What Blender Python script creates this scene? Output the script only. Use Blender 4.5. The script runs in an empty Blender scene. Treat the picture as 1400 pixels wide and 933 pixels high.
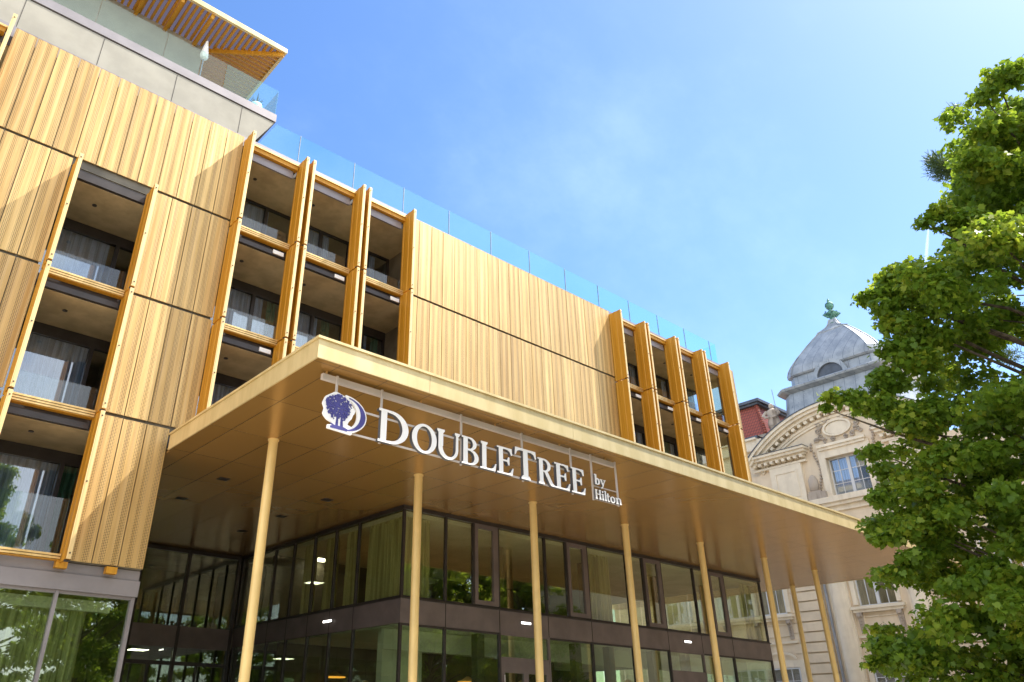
import bpy, bmesh, math, random
import numpy as np
from mathutils import Vector, Matrix
random.seed(7)
R = math.radians
scene = bpy.context.scene
col = scene.collection
WL = {}          # world location of every object built here

# ------------------------------------------------------------------ helpers
def link(name, data, parent, o):
    ob = bpy.data.objects.new(name, data)
    col.objects.link(ob)
    o = Vector(o)
    if parent is not None:
        ob.parent = parent
        ob.location = o - WL[parent.name]
    else:
        ob.location = o
    WL[ob.name] = o
    return ob

def empty(name, o, label, cat, group=None):
    ob = link(name, None, None, o)
    ob.empty_display_size = 0.2
    return tag(ob, label, cat, group)

def tag(ob, label=None, cat=None, group=None, kind=None):
    if label: ob['label'] = label
    if cat: ob['category'] = cat
    if group: ob['group'] = group
    if kind: ob['kind'] = kind
    return ob

class MB:
    """collects geometry in world coordinates, then links it as one mesh object"""
    def __init__(s):
        s.v = []; s.f = []; s.m = []
    def add(s, vs, fs, mi=0):
        n = len(s.v)
        s.v += [tuple(p) for p in vs]
        s.f += [tuple(n + i for i in f) for f in fs]
        s.m += [mi] * len(fs)
        return s
    def box(s, x0, x1, y0, y1, z0, z1, mi=0):
        if x0 > x1: x0, x1 = x1, x0
        if y0 > y1: y0, y1 = y1, y0
        if z0 > z1: z0, z1 = z1, z0
        vs = [(x, y, z) for z in (z0, z1) for y in (y0, y1) for x in (x0, x1)]
        return s.add(vs, [(0, 2, 3, 1), (4, 5, 7, 6), (0, 1, 5, 4), (2, 6, 7, 3), (0, 4, 6, 2), (1, 3, 7, 5)], mi)
    def prism(s, pts, axis, a, b, mi=0):
        """2-D polygon pts extruded along axis ('x': pts=(y,z), 'y': pts=(x,z), 'z': pts=(x,y)) from a to b"""
        def P(p, t):
            return {'x': (t, p[0], p[1]), 'y': (p[0], t, p[1]), 'z': (p[0], p[1], t)}[axis]
        n = len(pts)
        vs = [P(p, a) for p in pts] + [P(p, b) for p in pts]
        fs = [tuple(range(n)), tuple(range(2 * n - 1, n - 1, -1))]
        fs += [(i, i + n, (i + 1) % n + n, (i + 1) % n) for i in range(n)]
        return s.add(vs, fs, mi)
    def strip(s, A, B, axis, a, b, mi=0, closed=False):
        """band between two polylines A and B extruded along axis"""
        def P(p, t):
            return {'x': (t, p[0], p[1]), 'y': (p[0], t, p[1]), 'z': (p[0], p[1], t)}[axis]
        n = len(A)
        vs = [P(p, a) for p in A] + [P(p, a) for p in B] + [P(p, b) for p in A] + [P(p, b) for p in B]
        fs = []
        m = n if closed else n - 1
        for i in range(m):
            j = (i + 1) % n
            fs += [(i, j, n + j, n + i), (2 * n + i, 3 * n + i, 3 * n + j, 2 * n + j),
                   (i, 2 * n + i, 2 * n + j, j), (n + i, n + j, 3 * n + j, 3 * n + i)]
        if not closed:
            fs += [(0, n, 3 * n, 2 * n), (n - 1, 3 * n - 1, 4 * n - 1, 2 * n - 1)]
        return s.add(vs, fs, mi)
    def tube(s, pts, rad, n=8, mi=0, caps=True):
        pts = [Vector(p) for p in pts]
        if not hasattr(rad, '__len__'): rad = [rad] * len(pts)
        vs = []; fs = []
        for i, p in enumerate(pts):
            d = (pts[min(i + 1, len(pts) - 1)] - pts[max(i - 1, 0)]).normalized()
            u = d.orthogonal().normalized() if abs(d.z) > .99 else d.cross(Vector((0, 0, 1))).normalized()
            w = d.cross(u)
            for k in range(n):
                a = 2 * math.pi * k / n
                vs.append(p + (u * math.cos(a) + w * math.sin(a)) * rad[i])
        for i in range(len(pts) - 1):
            for k in range(n):
                j = (k + 1) % n
                fs.append((i * n + k, i * n + j, (i + 1) * n + j, (i + 1) * n + k))
        if caps:
            fs.append(tuple(range(n - 1, -1, -1)))
            fs.append(tuple((len(pts) - 1) * n + k for k in range(n)))
        return s.add(vs, fs, mi)
    def lathe(s, prof, c, n=24, mi=0, sy=1.0, sx=1.0):
        vs = []; fs = []
        for r, z in prof:
            for k in range(n):
                a = 2 * math.pi * k / n
                vs.append((c[0] + sx * r * math.cos(a), c[1] + sy * r * math.sin(a), c[2] + z))
        for i in range(len(prof) - 1):
            for k in range(n):
                j = (k + 1) % n
                fs.append((i * n + k, i * n + j, (i + 1) * n + j, (i + 1) * n + k))
        fs.append(tuple(range(n - 1, -1, -1)))
        fs.append(tuple((len(prof) - 1) * n + k for k in range(n)))
        return s.add(vs, fs, mi)
    def build(s, name, mats, parent=None, o=None, smooth=False, bevel=0.0):
        if o is None:
            xs = [p[0] for p in s.v]; ys = [p[1] for p in s.v]; zs = [p[2] for p in s.v]
            o = ((min(xs) + max(xs)) / 2, (min(ys) + max(ys)) / 2, min(zs))
        me = bpy.data.meshes.new(name)
        me.from_pydata([(p[0] - o[0], p[1] - o[1], p[2] - o[2]) for p in s.v], [], s.f)
        if not isinstance(mats, (list, tuple)): mats = [mats]
        for m in mats: me.materials.append(m)
        if len(mats) > 1: me.polygons.foreach_set('material_index', s.m)
        bm = bmesh.new(); bm.from_mesh(me)
        bmesh.ops.recalc_face_normals(bm, faces=bm.faces)
        if bevel:
            bmesh.ops.bevel(bm, geom=[e for e in bm.edges if e.calc_face_angle(0) > 0.6], offset=bevel, segments=1, affect='EDGES')
        if smooth:
            for f in bm.faces: f.smooth = True
        bm.to_mesh(me); bm.free()
        if smooth:
            try: me.set_sharp_from_angle(angle=R(40))
            except Exception: pass
        return link(name, me, parent, o)

def copy_part(src, parent, o, name=None):
    c = src.copy()
    if name: c.name = name
    col.objects.link(c)
    c.parent = parent
    o = Vector(o)
    c.location = o - WL[parent.name] if parent else o
    WL[c.name] = o
    return c

# ------------------------------------------------------------------ materials
def newmat(name):
    m = bpy.data.materials.new(name); m.use_nodes = True
    nt = m.node_tree; nt.nodes.clear()
    out = nt.nodes.new('ShaderNodeOutputMaterial')
    return m, nt, out

def N(nt, t, **kw):
    n = nt.nodes.new(t)
    for k, v in kw.items():
        if k.startswith('_'): setattr(n, k[1:], v)
        else: n.inputs[k.replace('__', ' ')].default_value = v
    return n

def math_n(nt, op, a, b=None, c=None):
    n = nt.nodes.new('ShaderNodeMath'); n.operation = op
    for i, x in enumerate((a, b, c)):
        if x is None: continue
        if hasattr(x, 'is_output') or hasattr(x, 'links'): nt.links.new(x, n.inputs[i])
        else: n.inputs[i].default_value = x
    return n.outputs[0]

def mixc(nt, fac, a, b, bt='MIX'):
    n = nt.nodes.new('ShaderNodeMix'); n.data_type = 'RGBA'; n.blend_type = bt
    for i, x in ((0, fac), (6, a), (7, b)):
        if hasattr(x, 'links'): nt.links.new(x, n.inputs[i])
        elif i == 0: n.inputs[0].default_value = x
        else: n.inputs[i].default_value = (*x[:3], 1)
    return n.outputs[2]

def noise(nt, vec, scale, detail=3, rough=.55):
    n = N(nt, 'ShaderNodeTexNoise', Scale=scale, Detail=detail, Roughness=rough)
    if vec is not None: nt.links.new(vec, n.inputs['Vector'])
    return n.outputs['Fac']

def coords(nt, kind='pos', scale=(1, 1, 1)):
    if kind == 'pos': v = nt.nodes.new('ShaderNodeNewGeometry').outputs['Position']
    else: v = nt.nodes.new('ShaderNodeTexCoord').outputs['Object']
    if scale != (1, 1, 1):
        m = N(nt, 'ShaderNodeMapping'); m.inputs['Scale'].default_value = scale
        nt.links.new(v, m.inputs[0]); v = m.outputs[0]
    return v

def ramp(nt, fac, a, b):
    n = nt.nodes.new('ShaderNodeMapRange'); n.interpolation_type = 'SMOOTHSTEP'
    nt.links.new(fac, n.inputs[0]); n.inputs[1].default_value = a; n.inputs[2].default_value = b
    return n.outputs[0]

def simple(name, c, rough=.6, metal=0.0, var=.12, scale=3.0, bump=0.0, bscale=40, spec=.5, stretch=(1, 1, 1), dark=None):
    m, nt, out = newmat(name)
    b = N(nt, 'ShaderNodeBsdfPrincipled', Roughness=rough, Metallic=metal)
    b.inputs['Specular IOR Level'].default_value = spec
    v = coords(nt, 'pos', stretch)
    f = noise(nt, v, scale, 5)
    d = dark or tuple(x * (1 - var * 1.6) for x in c)
    l = tuple(min(1, x * (1 + var)) for x in c)
    nt.links.new(mixc(nt, ramp(nt, f, .3, .7), d, l), b.inputs['Base Color'])
    r = N(nt, 'ShaderNodeMapRange'); nt.links.new(noise(nt, v, scale * 2.3, 4), r.inputs[0])
    r.inputs[3].default_value = max(.02, rough - .08); r.inputs[4].default_value = min(1, rough + .1)
    nt.links.new(r.outputs[0], b.inputs['Roughness'])
    if bump:
        bp = N(nt, 'ShaderNodeBump', Strength=bump, Distance=.02)
        nt.links.new(noise(nt, v, bscale, 4), bp.inputs['Height'])
        nt.links.new(bp.outputs[0], b.inputs['Normal'])
    nt.links.new(b.outputs[0], out.inputs[0])
    return m

def glass(name, tint=(.8, .86, .82), ior=1.8, gl=(1, 1, 1), rough=0.0, wob=0.0):
    m, nt, out = newmat(name)
    t = N(nt, 'ShaderNodeBsdfTransparent'); t.inputs[0].default_value = (*tint, 1)
    g = N(nt, 'ShaderNodeBsdfGlossy', Roughness=rough); g.inputs[0].default_value = (*gl, 1)
    fr = N(nt, 'ShaderNodeFresnel', IOR=ior)
    mx = nt.nodes.new('ShaderNodeMixShader')
    # the same reflectance on both faces of the sheet
    geo = nt.nodes.new('ShaderNodeNewGeometry')
    lw = N(nt, 'ShaderNodeLayerWeight', Blend=.5)
    f0 = ((ior - 1) / (ior + 1)) ** 2
    p = math_n(nt, 'POWER', lw.outputs['Facing'], 4.0)
    f = math_n(nt, 'MULTIPLY_ADD', p, 1 - f0, f0)
    nt.nodes.remove(fr)
    nt.links.new(f, mx.inputs[0]); nt.links.new(t.outputs[0], mx.inputs[1]); nt.links.new(g.outputs[0], mx.inputs[2])
    if wob:
        bp = N(nt, 'ShaderNodeBump', Strength=wob, Distance=.01)
        nt.links.new(noise(nt, coords(nt), .9, 2), bp.inputs['Height'])
        nt.links.new(bp.outputs[0], g.inputs['Normal'])
    nt.links.new(mx.outputs[0], out.inputs[0])
    return m

def emit(name, c, s):
    m, nt, out = newmat(name)
    e = N(nt, 'ShaderNodeEmission', Strength=s); e.inputs[0].default_value = (*c, 1)
    nt.links.new(e.outputs[0], out.inputs[0]); return m

def gold_panel():
    m, nt, out = newmat('perforated gold sheet')
    b = N(nt, 'ShaderNodeBsdfPrincipled', Roughness=.45, Metallic=.35)
    ob = nt.nodes.new('ShaderNodeObjectInfo').outputs['Random']
    v = coords(nt, 'obj')
    sp = nt.nodes.new('ShaderNodeSeparateXYZ'); nt.links.new(v, sp.inputs[0])
    x, z = sp.outputs['X'], sp.outputs['Z']
    # streaky anodising: noise stretched along the height
    cv = nt.nodes.new('ShaderNodeCombineXYZ')
    nt.links.new(math_n(nt, 'ADD', math_n(nt, 'MULTIPLY', x, 9.0), math_n(nt, 'MULTIPLY', ob, 60.0)), cv.inputs[0])
    nt.links.new(math_n(nt, 'MULTIPLY', z, .35), cv.inputs[2])
    st = noise(nt, cv.outputs[0], 1.0, 4, .6)
    c = mixc(nt, ramp(nt, st, .25, .75), (.59, .375, .125), (.80, .55, .225))
    tone = mixc(nt, ob, (.78, .74, .70), (1.0, 1.0, 1.0))
    c = mixc(nt, 1.0, c, tone, 'MULTIPLY')
    cv2 = nt.nodes.new('ShaderNodeCombineXYZ')
    nt.links.new(math_n(nt, 'ADD', math_n(nt, 'MULTIPLY', x, 22.0), math_n(nt, 'MULTIPLY', ob, 91.0)), cv2.inputs[0])
    nt.links.new(math_n(nt, 'MULTIPLY', z, .22), cv2.inputs[2])
    c = mixc(nt, math_n(nt, 'MULTIPLY', ramp(nt, noise(nt, cv2.outputs[0], 1.0, 3), .5, .75), .5), c, (.46, .30, .16))
    cl = noise(nt, v, 1.6, 4)
    c = mixc(nt, math_n(nt, 'MULTIPLY', ramp(nt, cl, .5, .8), .25), c, (.50, .33, .15))
    # perforation: a grid of round holes, denser in vertical bands
    pitch = .034
    fx = math_n(nt, 'SUBTRACT', math_n(nt, 'FRACT', math_n(nt, 'DIVIDE', x, pitch)), .5)
    row = math_n(nt, 'FLOOR', math_n(nt, 'DIVIDE', z, pitch))
    fz = math_n(nt, 'SUBTRACT', math_n(nt, 'FRACT', math_n(nt, 'DIVIDE', z, pitch)), .5)
    rr = math_n(nt, 'SQRT', math_n(nt, 'ADD', math_n(nt, 'MULTIPLY', fx, fx), math_n(nt, 'MULTIPLY', fz, fz)))
    band = math_n(nt, 'SINE', math_n(nt, 'ADD', math_n(nt, 'MULTIPLY', x, 24.0), math_n(nt, 'MULTIPLY', ob, 6.3)))
    rad = math_n(nt, 'MULTIPLY_ADD', ramp(nt, band, -.55, .5), .24, .08)
    hole = math_n(nt, 'LESS_THAN', rr, rad)
    c = mixc(nt, math_n(nt, 'MULTIPLY', hole, .88), c, (.05, .035, .02))
    nt.links.new(c, b.inputs['Base Color'])
    bp = N(nt, 'ShaderNodeBump', Strength=.25, Distance=.02)
    nt.links.new(st, bp.inputs['Height']); nt.links.new(bp.outputs[0], b.inputs['Normal'])
    nt.links.new(b.outputs[0], out.inputs[0])
    return m

def gold_metal(name, c1, c2, rough=.4, metal=.75, sx=6.0, sz=.5):
    m, nt, out = newmat(name)
    b = N(nt, 'ShaderNodeBsdfPrincipled', Roughness=rough, Metallic=metal)
    v = coords(nt, 'pos', (sx, sx, sz))
    f = noise(nt, v, 1.3, 4, .6)
    nt.links.new(mixc(nt, ramp(nt, f, .3, .7), c1, c2), b.inputs['Base Color'])
    nt.links.new(b.outputs[0], out.inputs[0])
    return m

def soffit_mat():
    m, nt, out = newmat('gold composite soffit')
    b = N(nt, 'ShaderNodeBsdfPrincipled', Roughness=.24, Metallic=.45)
    sp = nt.nodes.new('ShaderNodeSeparateXYZ'); nt.links.new(coords(nt), sp.inputs[0])
    x, y = sp.outputs['X'], sp.outputs['Y']
    def line(c, off, pitch, w):
        fr = math_n(nt, 'FRACT', math_n(nt, 'DIVIDE', math_n(nt, 'ADD', c, off), pitch))
        return math_n(nt, 'LESS_THAN', fr, w / pitch)
    l = math_n(nt, 'MAXIMUM', line(x, -7.5, 1.038, .022), line(y, -11.1, 2.15, .022))
    cx = math_n(nt, 'FLOOR', math_n(nt, 'DIVIDE', math_n(nt, 'ADD', x, -7.5), 1.038))
    cy = math_n(nt, 'FLOOR', math_n(nt, 'DIVIDE', math_n(nt, 'ADD', y, -11.1), 2.15))
    cv = nt.nodes.new('ShaderNodeCombineXYZ'); nt.links.new(cx, cv.inputs[0]); nt.links.new(cy, cv.inputs[1])
    wn = nt.nodes.new('ShaderNodeTexWhiteNoise'); wn.noise_dimensions = '3D'; nt.links.new(cv.outputs[0], wn.inputs['Vector'])
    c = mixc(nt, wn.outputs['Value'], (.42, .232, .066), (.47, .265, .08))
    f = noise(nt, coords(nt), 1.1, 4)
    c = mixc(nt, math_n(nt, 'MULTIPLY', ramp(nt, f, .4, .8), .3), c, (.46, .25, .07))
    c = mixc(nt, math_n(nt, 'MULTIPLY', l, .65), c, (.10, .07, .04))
    nt.links.new(c, b.inputs['Base Color'])
    bp = N(nt, 'ShaderNodeBump', Strength=.5, Distance=.01, _invert=True)
    nt.links.new(l, bp.inputs['Height'])
    b2 = N(nt, 'ShaderNodeBump', Strength=.10, Distance=.05)
    nt.links.new(noise(nt, coords(nt), .8, 2), b2.inputs['Height']); nt.links.new(bp.outputs[0], b2.inputs['Normal'])
    nt.links.new(b2.outputs[0], b.inputs['Normal'])
    nt.links.new(b.outputs[0], out.inputs[0])
    return m

def curtain_mat(name, c, transl=.45):
    m, nt, out = newmat(name)
    d = N(nt, 'ShaderNodeBsdfDiffuse'); t = N(nt, 'ShaderNodeBsdfTranslucent')
    v = coords(nt, 'pos', (12, 12, .25))
    cc = mixc(nt, ramp(nt, noise(nt, v, .9, 2), .35, .65), tuple(x * .55 for x in c), c)  # darker vertical stripes paint the shading of the folds
    nt.links.new(cc, d.inputs[0]); nt.links.new(cc, t.inputs[0])
    mx = N(nt, 'ShaderNodeMixShader', Fac=transl)
    nt.links.new(d.outputs[0], mx.inputs[1]); nt.links.new(t.outputs[0], mx.inputs[2])
    nt.links.new(mx.outputs[0], out.inputs[0]); return m

def leaf_mat(name, c1, c2, c3, rough=.45, transl=.45):
    m, nt, out = newmat(name)
    at = N(nt, 'ShaderNodeAttribute', _attribute_name='tone')
    cr = nt.nodes.new('ShaderNodeValToRGB')
    e = cr.color_ramp.elements
    e[0].position = 0; e[0].color = (*c1, 1); e[1].position = 1; e[1].color = (*c3, 1)
    k = e.new(.55); k.color = (*c2, 1)
    nt.links.new(at.outputs['Fac'], cr.inputs[0])
    b = N(nt, 'ShaderNodeBsdfPrincipled', Roughness=rough)
    b.inputs['Specular IOR Level'].default_value = .35
    nt.links.new(cr.outputs[0], b.inputs['Base Color'])
    t = N(nt, 'ShaderNodeBsdfTranslucent')
    nt.links.new(mixc(nt, .5, cr.outputs[0], (.30, .36, .02)), t.inputs[0])
    mx = N(nt, 'ShaderNodeMixShader', Fac=transl)
    nt.links.new(b.outputs[0], mx.inputs[1]); nt.links.new(t.outputs[0], mx.inputs[2])
    nt.links.new(mx.outputs[0], out.inputs[0]); return m

def zinc_mat():
    m, nt, out = newmat('weathered zinc sheet')
    b = N(nt, 'ShaderNodeBsdfPrincipled', Roughness=.5, Metallic=.25)
    v = coords(nt)
    sp = nt.nodes.new('ShaderNodeSeparateXYZ'); nt.links.new(v, sp.inputs[0])
    fr = math_n(nt, 'FRACT', math_n(nt, 'DIVIDE', math_n(nt, 'ADD', sp.outputs['Y'], math_n(nt, 'MULTIPLY', sp.outputs['X'], .9)), .62))
    l = math_n(nt, 'LESS_THAN', fr, .05)
    f = noise(nt, v, 1.5, 6, .65); g = noise(nt, v, 5.5, 5, .7)
    c = mixc(nt, ramp(nt, f, .35, .65), (.27, .30, .33), (.39, .42, .445))
    c = mixc(nt, ramp(nt, g, .58, .72), c, (.13, .155, .19))
    c = mixc(nt, math_n(nt, 'MULTIPLY', l, .7), c, (.11, .13, .16))
    nt.links.new(c, b.inputs['Base Color']); nt.links.new(b.outputs[0], out.inputs[0]); return m

def tile_mat():
    m, nt, out = newmat('red clay tiles')
    b = N(nt, 'ShaderNodeBsdfPrincipled', Roughness=.55)
    v = coords(nt)
    sp = nt.nodes.new('ShaderNodeSeparateXYZ'); nt.links.new(v, sp.inputs[0])
    h = math_n(nt, 'ADD', sp.outputs['Y'], sp.outputs['X'])
    a = math_n(nt, 'FRACT', math_n(nt, 'DIVIDE', sp.outputs['Z'], .21))
    c0 = math_n(nt, 'FRACT', math_n(nt, 'DIVIDE', h, .19))
    e = math_n(nt, 'MAXIMUM', math_n(nt, 'LESS_THAN', a, .16), math_n(nt, 'LESS_THAN', c0, .18))
    c = mixc(nt, noise(nt, v, 6, 4), (.26, .055, .032), (.42, .10, .06))
    c = mixc(nt, math_n(nt, 'MULTIPLY', e, .75), c, (.05, .02, .018))
    nt.links.new(c, b.inputs['Base Color'])
    bp = N(nt, 'ShaderNodeBump', Strength=.9, Distance=.05); nt.links.new(a, bp.inputs['Height'])
    nt.links.new(bp.outputs[0], b.inputs['Normal'])
    nt.links.new(b.outputs[0], out.inputs[0]); return m

def stone_mat(name, base, stain=(.36, .31, .25), amt=.5):
    m, nt, out = newmat(name)
    b = N(nt, 'ShaderNodeBsdfPrincipled', Roughness=.85)
    v = coords(nt); vs = coords(nt, 'pos', (2.2, 2.2, .28))
    c = mixc(nt, ramp(nt, noise(nt, v, 1.2, 6), .3, .7), tuple(x * .86 for x in base), base)
    c = mixc(nt, math_n(nt, 'MULTIPLY', ramp(nt, noise(nt, vs, 1.4, 5), .48, .75), amt), c, stain)
    nt.links.new(c, b.inputs['Base Color'])
    bp = N(nt, 'ShaderNodeBump', Strength=.25, Distance=.02)
    nt.links.new(noise(nt, v, 22, 5), bp.inputs['Height']); nt.links.new(bp.outputs[0], b.inputs['Normal'])
    nt.links.new(b.outputs[0], out.inputs[0]); return m

M = {}
M['panel'] = gold_panel()
M['fin'] = gold_metal('gold fin metal', (.50, .225, .012), (.62, .30, .022), .5, .15, 14.0, .35)  # orange deepened to carry the shade on the fin sides
M['nose'] = gold_metal('sunlit gold fin nose', (.78, .56, .25), (.86, .64, .31), .45, .2, 14.0, .35)  # paler copy of the fin gold: light on the front edge put into the colour
M['trim'] = gold_metal('gold trim metal', (.72, .47, .17), (.84, .58, .25), .4, .5)
M['fascia'] = gold_metal('champagne gold fascia', (.64, .50, .235), (.76, .61, .32), .42, .35, 2.2, .6)
M['soffit'] = soffit_mat()
M['column'] = simple('gold painted column', (.88, .64, .26), .38, .05, .05, 1.2)
M['concrete'] = simple('fair faced concrete', (.50, .40, .23), .8, 0, .12, 1.8, .15, 30)
M['render'] = simple('pale fibre cement cladding', (.37, .345, .285), .8, 0, .07, 1.2, .1, 40)
M['grey'] = simple('mauve grey metal sheet', (.29, .265, .27), .45, .35, .08, 1.2)
M['dark'] = simple('dark bronze frame', (.055, .046, .042), .4, .4, .12, 2.0)
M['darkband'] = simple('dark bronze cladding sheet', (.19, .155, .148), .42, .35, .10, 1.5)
M['void'] = simple('matt black backing', (.02, .018, .015), .9, 0, .2, 2)
M['glass'] = glass('clear window glass', (.88, .90, .76), 2.35, (1, 1, 1), 0, .012)
M['glassdark'] = glass('solar window glass', (.86, .90, .94), 2.3, (.92, .96, 1), 0, .012)
M['glassgreen'] = glass('green tinted glass', (.82, .88, .76), 2.3, (.95, 1, .96), 0, .012)
M['balus'] = glass('cyan tinted balustrade glass', (.80, .98, 1.0), 1.6, (.9, 1, 1))
M['terr'] = glass('pale green balustrade glass', (.86, .95, .92), 1.5)
M['guard'] = glass('clear guard glass', (.90, .94, .95), 1.55)
M['curtain'] = curtain_mat('olive sheer curtain', (.92, .92, .62), .5)
M['curtgrey'] = curtain_mat('blue grey sheer curtain', (.66, .76, .92), .2)
M['curtgreen'] = curtain_mat('green curtain', (.24, .50, .30))
M['white'] = simple('white lacquer', (.95, .93, .90), .5, 0, .02, 1)
M['signside'] = simple('dark grey letter return', (.09, .095, .11), .5, 0, .1, 2)
M['railwhite'] = simple('white painted steel', (.60, .54, .49), .4, .1, .05, 2)
M['navy'] = simple('indigo sign film', (.055, .05, .24), .4, 0, .06, 6)
M['panel_glow'] = emit('lit ceiling panel', (1.0, .93, .80), 4)
M['lamp'] = emit('warm lamp glow', (1.0, .42, .06), .8)
M['lampw'] = emit('cool lamp glow', (1.0, .95, .88), 2.5)
M['int'] = simple('interior plaster', (.80, .80, .72), .85, 0, .08, 1)
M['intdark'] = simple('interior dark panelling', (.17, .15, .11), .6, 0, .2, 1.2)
M['stone'] = stone_mat('cream stucco', (.82, .68, .50), (.62, .49, .34), .3)
M['stonew'] = stone_mat('pale stucco moulding', (.88, .77, .60), (.54, .43, .30), .4)
M['ornament'] = stone_mat('weathered stone ornament', (.50, .42, .34), (.18, .14, .11), .9)
M['zinc'] = zinc_mat()
M['zincdark'] = simple('dark grey flashing', (.10, .115, .14), .5, .3, .15, 2)
M['tile'] = tile_mat()
M['copper'] = simple('green copper patina', (.10, .26, .20), .6, .2, .35, 7, .3, 30, dark=(.03, .09, .075))
M['wframe'] = simple('white window frame', (.66, .66, .66), .5, 0, .05, 2)
M['pipe'] = simple('grey rain pipe', (.30, .31, .34), .5, .3, .1, 2)
M['bark'] = simple('grey brown bark', (.11, .085, .06), .9, 0, .35, 8, .6, 25)
M['leaf'] = leaf_mat('lime leaves', (.095, .20, .024), (.20, .34, .036), (.48, .52, .05), .40, .60)
M['leaf2'] = leaf_mat('street tree leaves', (.10, .20, .03), (.24, .36, .04), (.50, .52, .06), .5, .7)
M['needle'] = leaf_mat('pine needles', (.03, .065, .03), (.06, .11, .045), (.12, .17, .07), .5, .3)
M['paving'] = simple('pale stone paving', (.62, .55, .45), .85, 0, .15, .8, .2, 30)
M['asphalt'] = simple('asphalt', (.055, .055, .058), .9, 0, .2, 2, .3, 60)
M['kerb'] = simple('granite kerb', (.33, .32, .30), .8, 0, .2, 5)

GZ = -1.6   # ground level (the eye is at the origin)

# ------------------------------------------------------------------ hotel
hotel = empty('hotel_building', (16.0, 22.0, GZ), 'modern hotel clad in perforated gold panels and gold fins above a dark glazed entrance', 'building')
H = hotel

def fold_panel(name, w, h, seed):
    """a folded sheet: x from 0..w, local origin at lower left, front towards -Y"""
    rnd = random.Random(seed)
    n = 4
    xs = [0]
    for i in range(n):
        xs.append(xs[-1] + rnd.uniform(.8, 1.25))
    xs = [x / xs[-1] * w for x in xs]
    prof = [(0, .03), (0.001, 0.0)]
    for i in range(n):
        a, b = xs[i], xs[i + 1]
        d = rnd.choice((-1, 1)) * rnd.uniform(.001, .005)
        prof.append((a + (b - a) * .55, max(-.02, min(.012, d))))
        if i < n - 1: prof.append((b, rnd.uniform(-.002, .002)))
    prof += [(w - .001, 0.0), (w, .03)]
    mb = MB()
    vs = [(x, y, z) for z in (0, .045, h - .045, h) for x, y in prof]
    m = len(prof); fs = []
    for r_ in range(3):
        fs += [(r_ * m + i, r_ * m + i + 1, (r_ + 1) * m + i + 1, (r_ + 1) * m + i) for i in range(m - 1)]
    mb.add(vs, fs)
    mb.add([(0, 0, 0), (w, 0, 0), (w, .03, 0), (0, .03, 0), (0, 0, h), (w, 0, h), (w, .03, h), (0, .03, h)], [(0, 1, 2, 3), (7, 6, 5, 4)])
    return mb

ROWS = [(12.80, 15.85), (9.61, 12.72), (6.43, 9.53), (3.08, 6.35)]
YF = 18.0
PW = .53
protos = {}
def put_panel(x0, w, row, k):
    z0, z1 = ROWS[row]
    key = (round(w, 3), row, k % 5)
    if key not in protos:
        mb = fold_panel('facade_panel', w - .02, z1 - z0, 31 * (k % 5) + row)
        mb.v = [(a + x0, b + YF, c + z0) for a, b, c in mb.v]
        ob = mb.build('facade_panel', M['panel'], H, (x0, YF, z0))
        protos[key] = ob
        return ob
    return copy_part(protos[key], H, (x0, YF, z0))
def field(x0, x1, rows, start=0):
    n = max(1, round((x1 - x0) / PW)); w = (x1 - x0) / n
    for row in rows:
        for i in range(n):
            put_panel(x0 + i * w, w, row, i * 3 + row * 2 + start)
field(.22, 6.59, [0], 1)                      # 12 wide panels over the left bays
field(.22, 2.345, [1, 2, 3], 2)
field(4.36, 6.59, [1, 2], 3)
field(4.36, 6.03, [3], 4)
field(12.78, 23.54, [0, 1], 0)
field(31.92, 33.02, [0, 1], 2)
# lowest gold storey behind the canopy, one plain part
MB().box(12.78, 23.54, 18.0, 18.06, 6.43, 9.53).box(31.92, 33.02, 18.0, 18.06, 6.43, 9.53).build('lower_wall_panel', M['panel'], H)

# end face of the gold cladding
b = MB()
for z0, z1 in ROWS[:3]: b.box(33.03, 33.07, 18.01, 18.35, z0, z1)
b.build('end_cladding', M['panel'], H)

# fins: one mesh per storey height, local origin at lower front left corner
def fin_mb(h, w=.088, d=.62):
    mb = MB()
    # folded channel: slender front nose, wider ribbed side
    pts = [(0, 0), (w, 0), (w, .10), (w - .02, .12), (w - .02, d), (0, d), (0, .56), (.012, .545), (.012, .40), (0, .385), (0, .26), (.012, .245), (.012, .14), (0, .125)]
    mb.prism(pts, 'z', 0, h)
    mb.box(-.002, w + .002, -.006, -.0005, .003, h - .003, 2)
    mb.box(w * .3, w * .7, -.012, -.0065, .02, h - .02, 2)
    for z in (.12, h * .5, h - .12):       # bolt heads on the nose
        mb.lathe([(.0, 0), (.02, 0), (.02, .0)], (0, 0, 0), 4) if False else None
        mb.prism([(w * .5 + .018 * math.cos(a), z + .018 * math.sin(a)) for a in [i * math.pi / 4 for i in range(8)]], 'y', -.022, 0, 1)
    mb.box(-.015, w + .015, .06, .10, -.045, -.004, 1)
    return mb
finp = {}
def put_fin(x, z0, z1, y=17.40):
    h = round(z1 - z0, 2)
    if h not in finp:
        mb = fin_mb(h); mb.v = [(a + x, b_ + y, c + z0) for a, b_, c in mb.v]
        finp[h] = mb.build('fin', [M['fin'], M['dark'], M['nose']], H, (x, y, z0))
        return finp[h]
    return copy_part(finp[h], H, (x, y, z0))
FZ = [(12.58, 15.72), (9.44, 12.53), (6.27, 9.39), (3.0, 6.22)]
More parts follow.
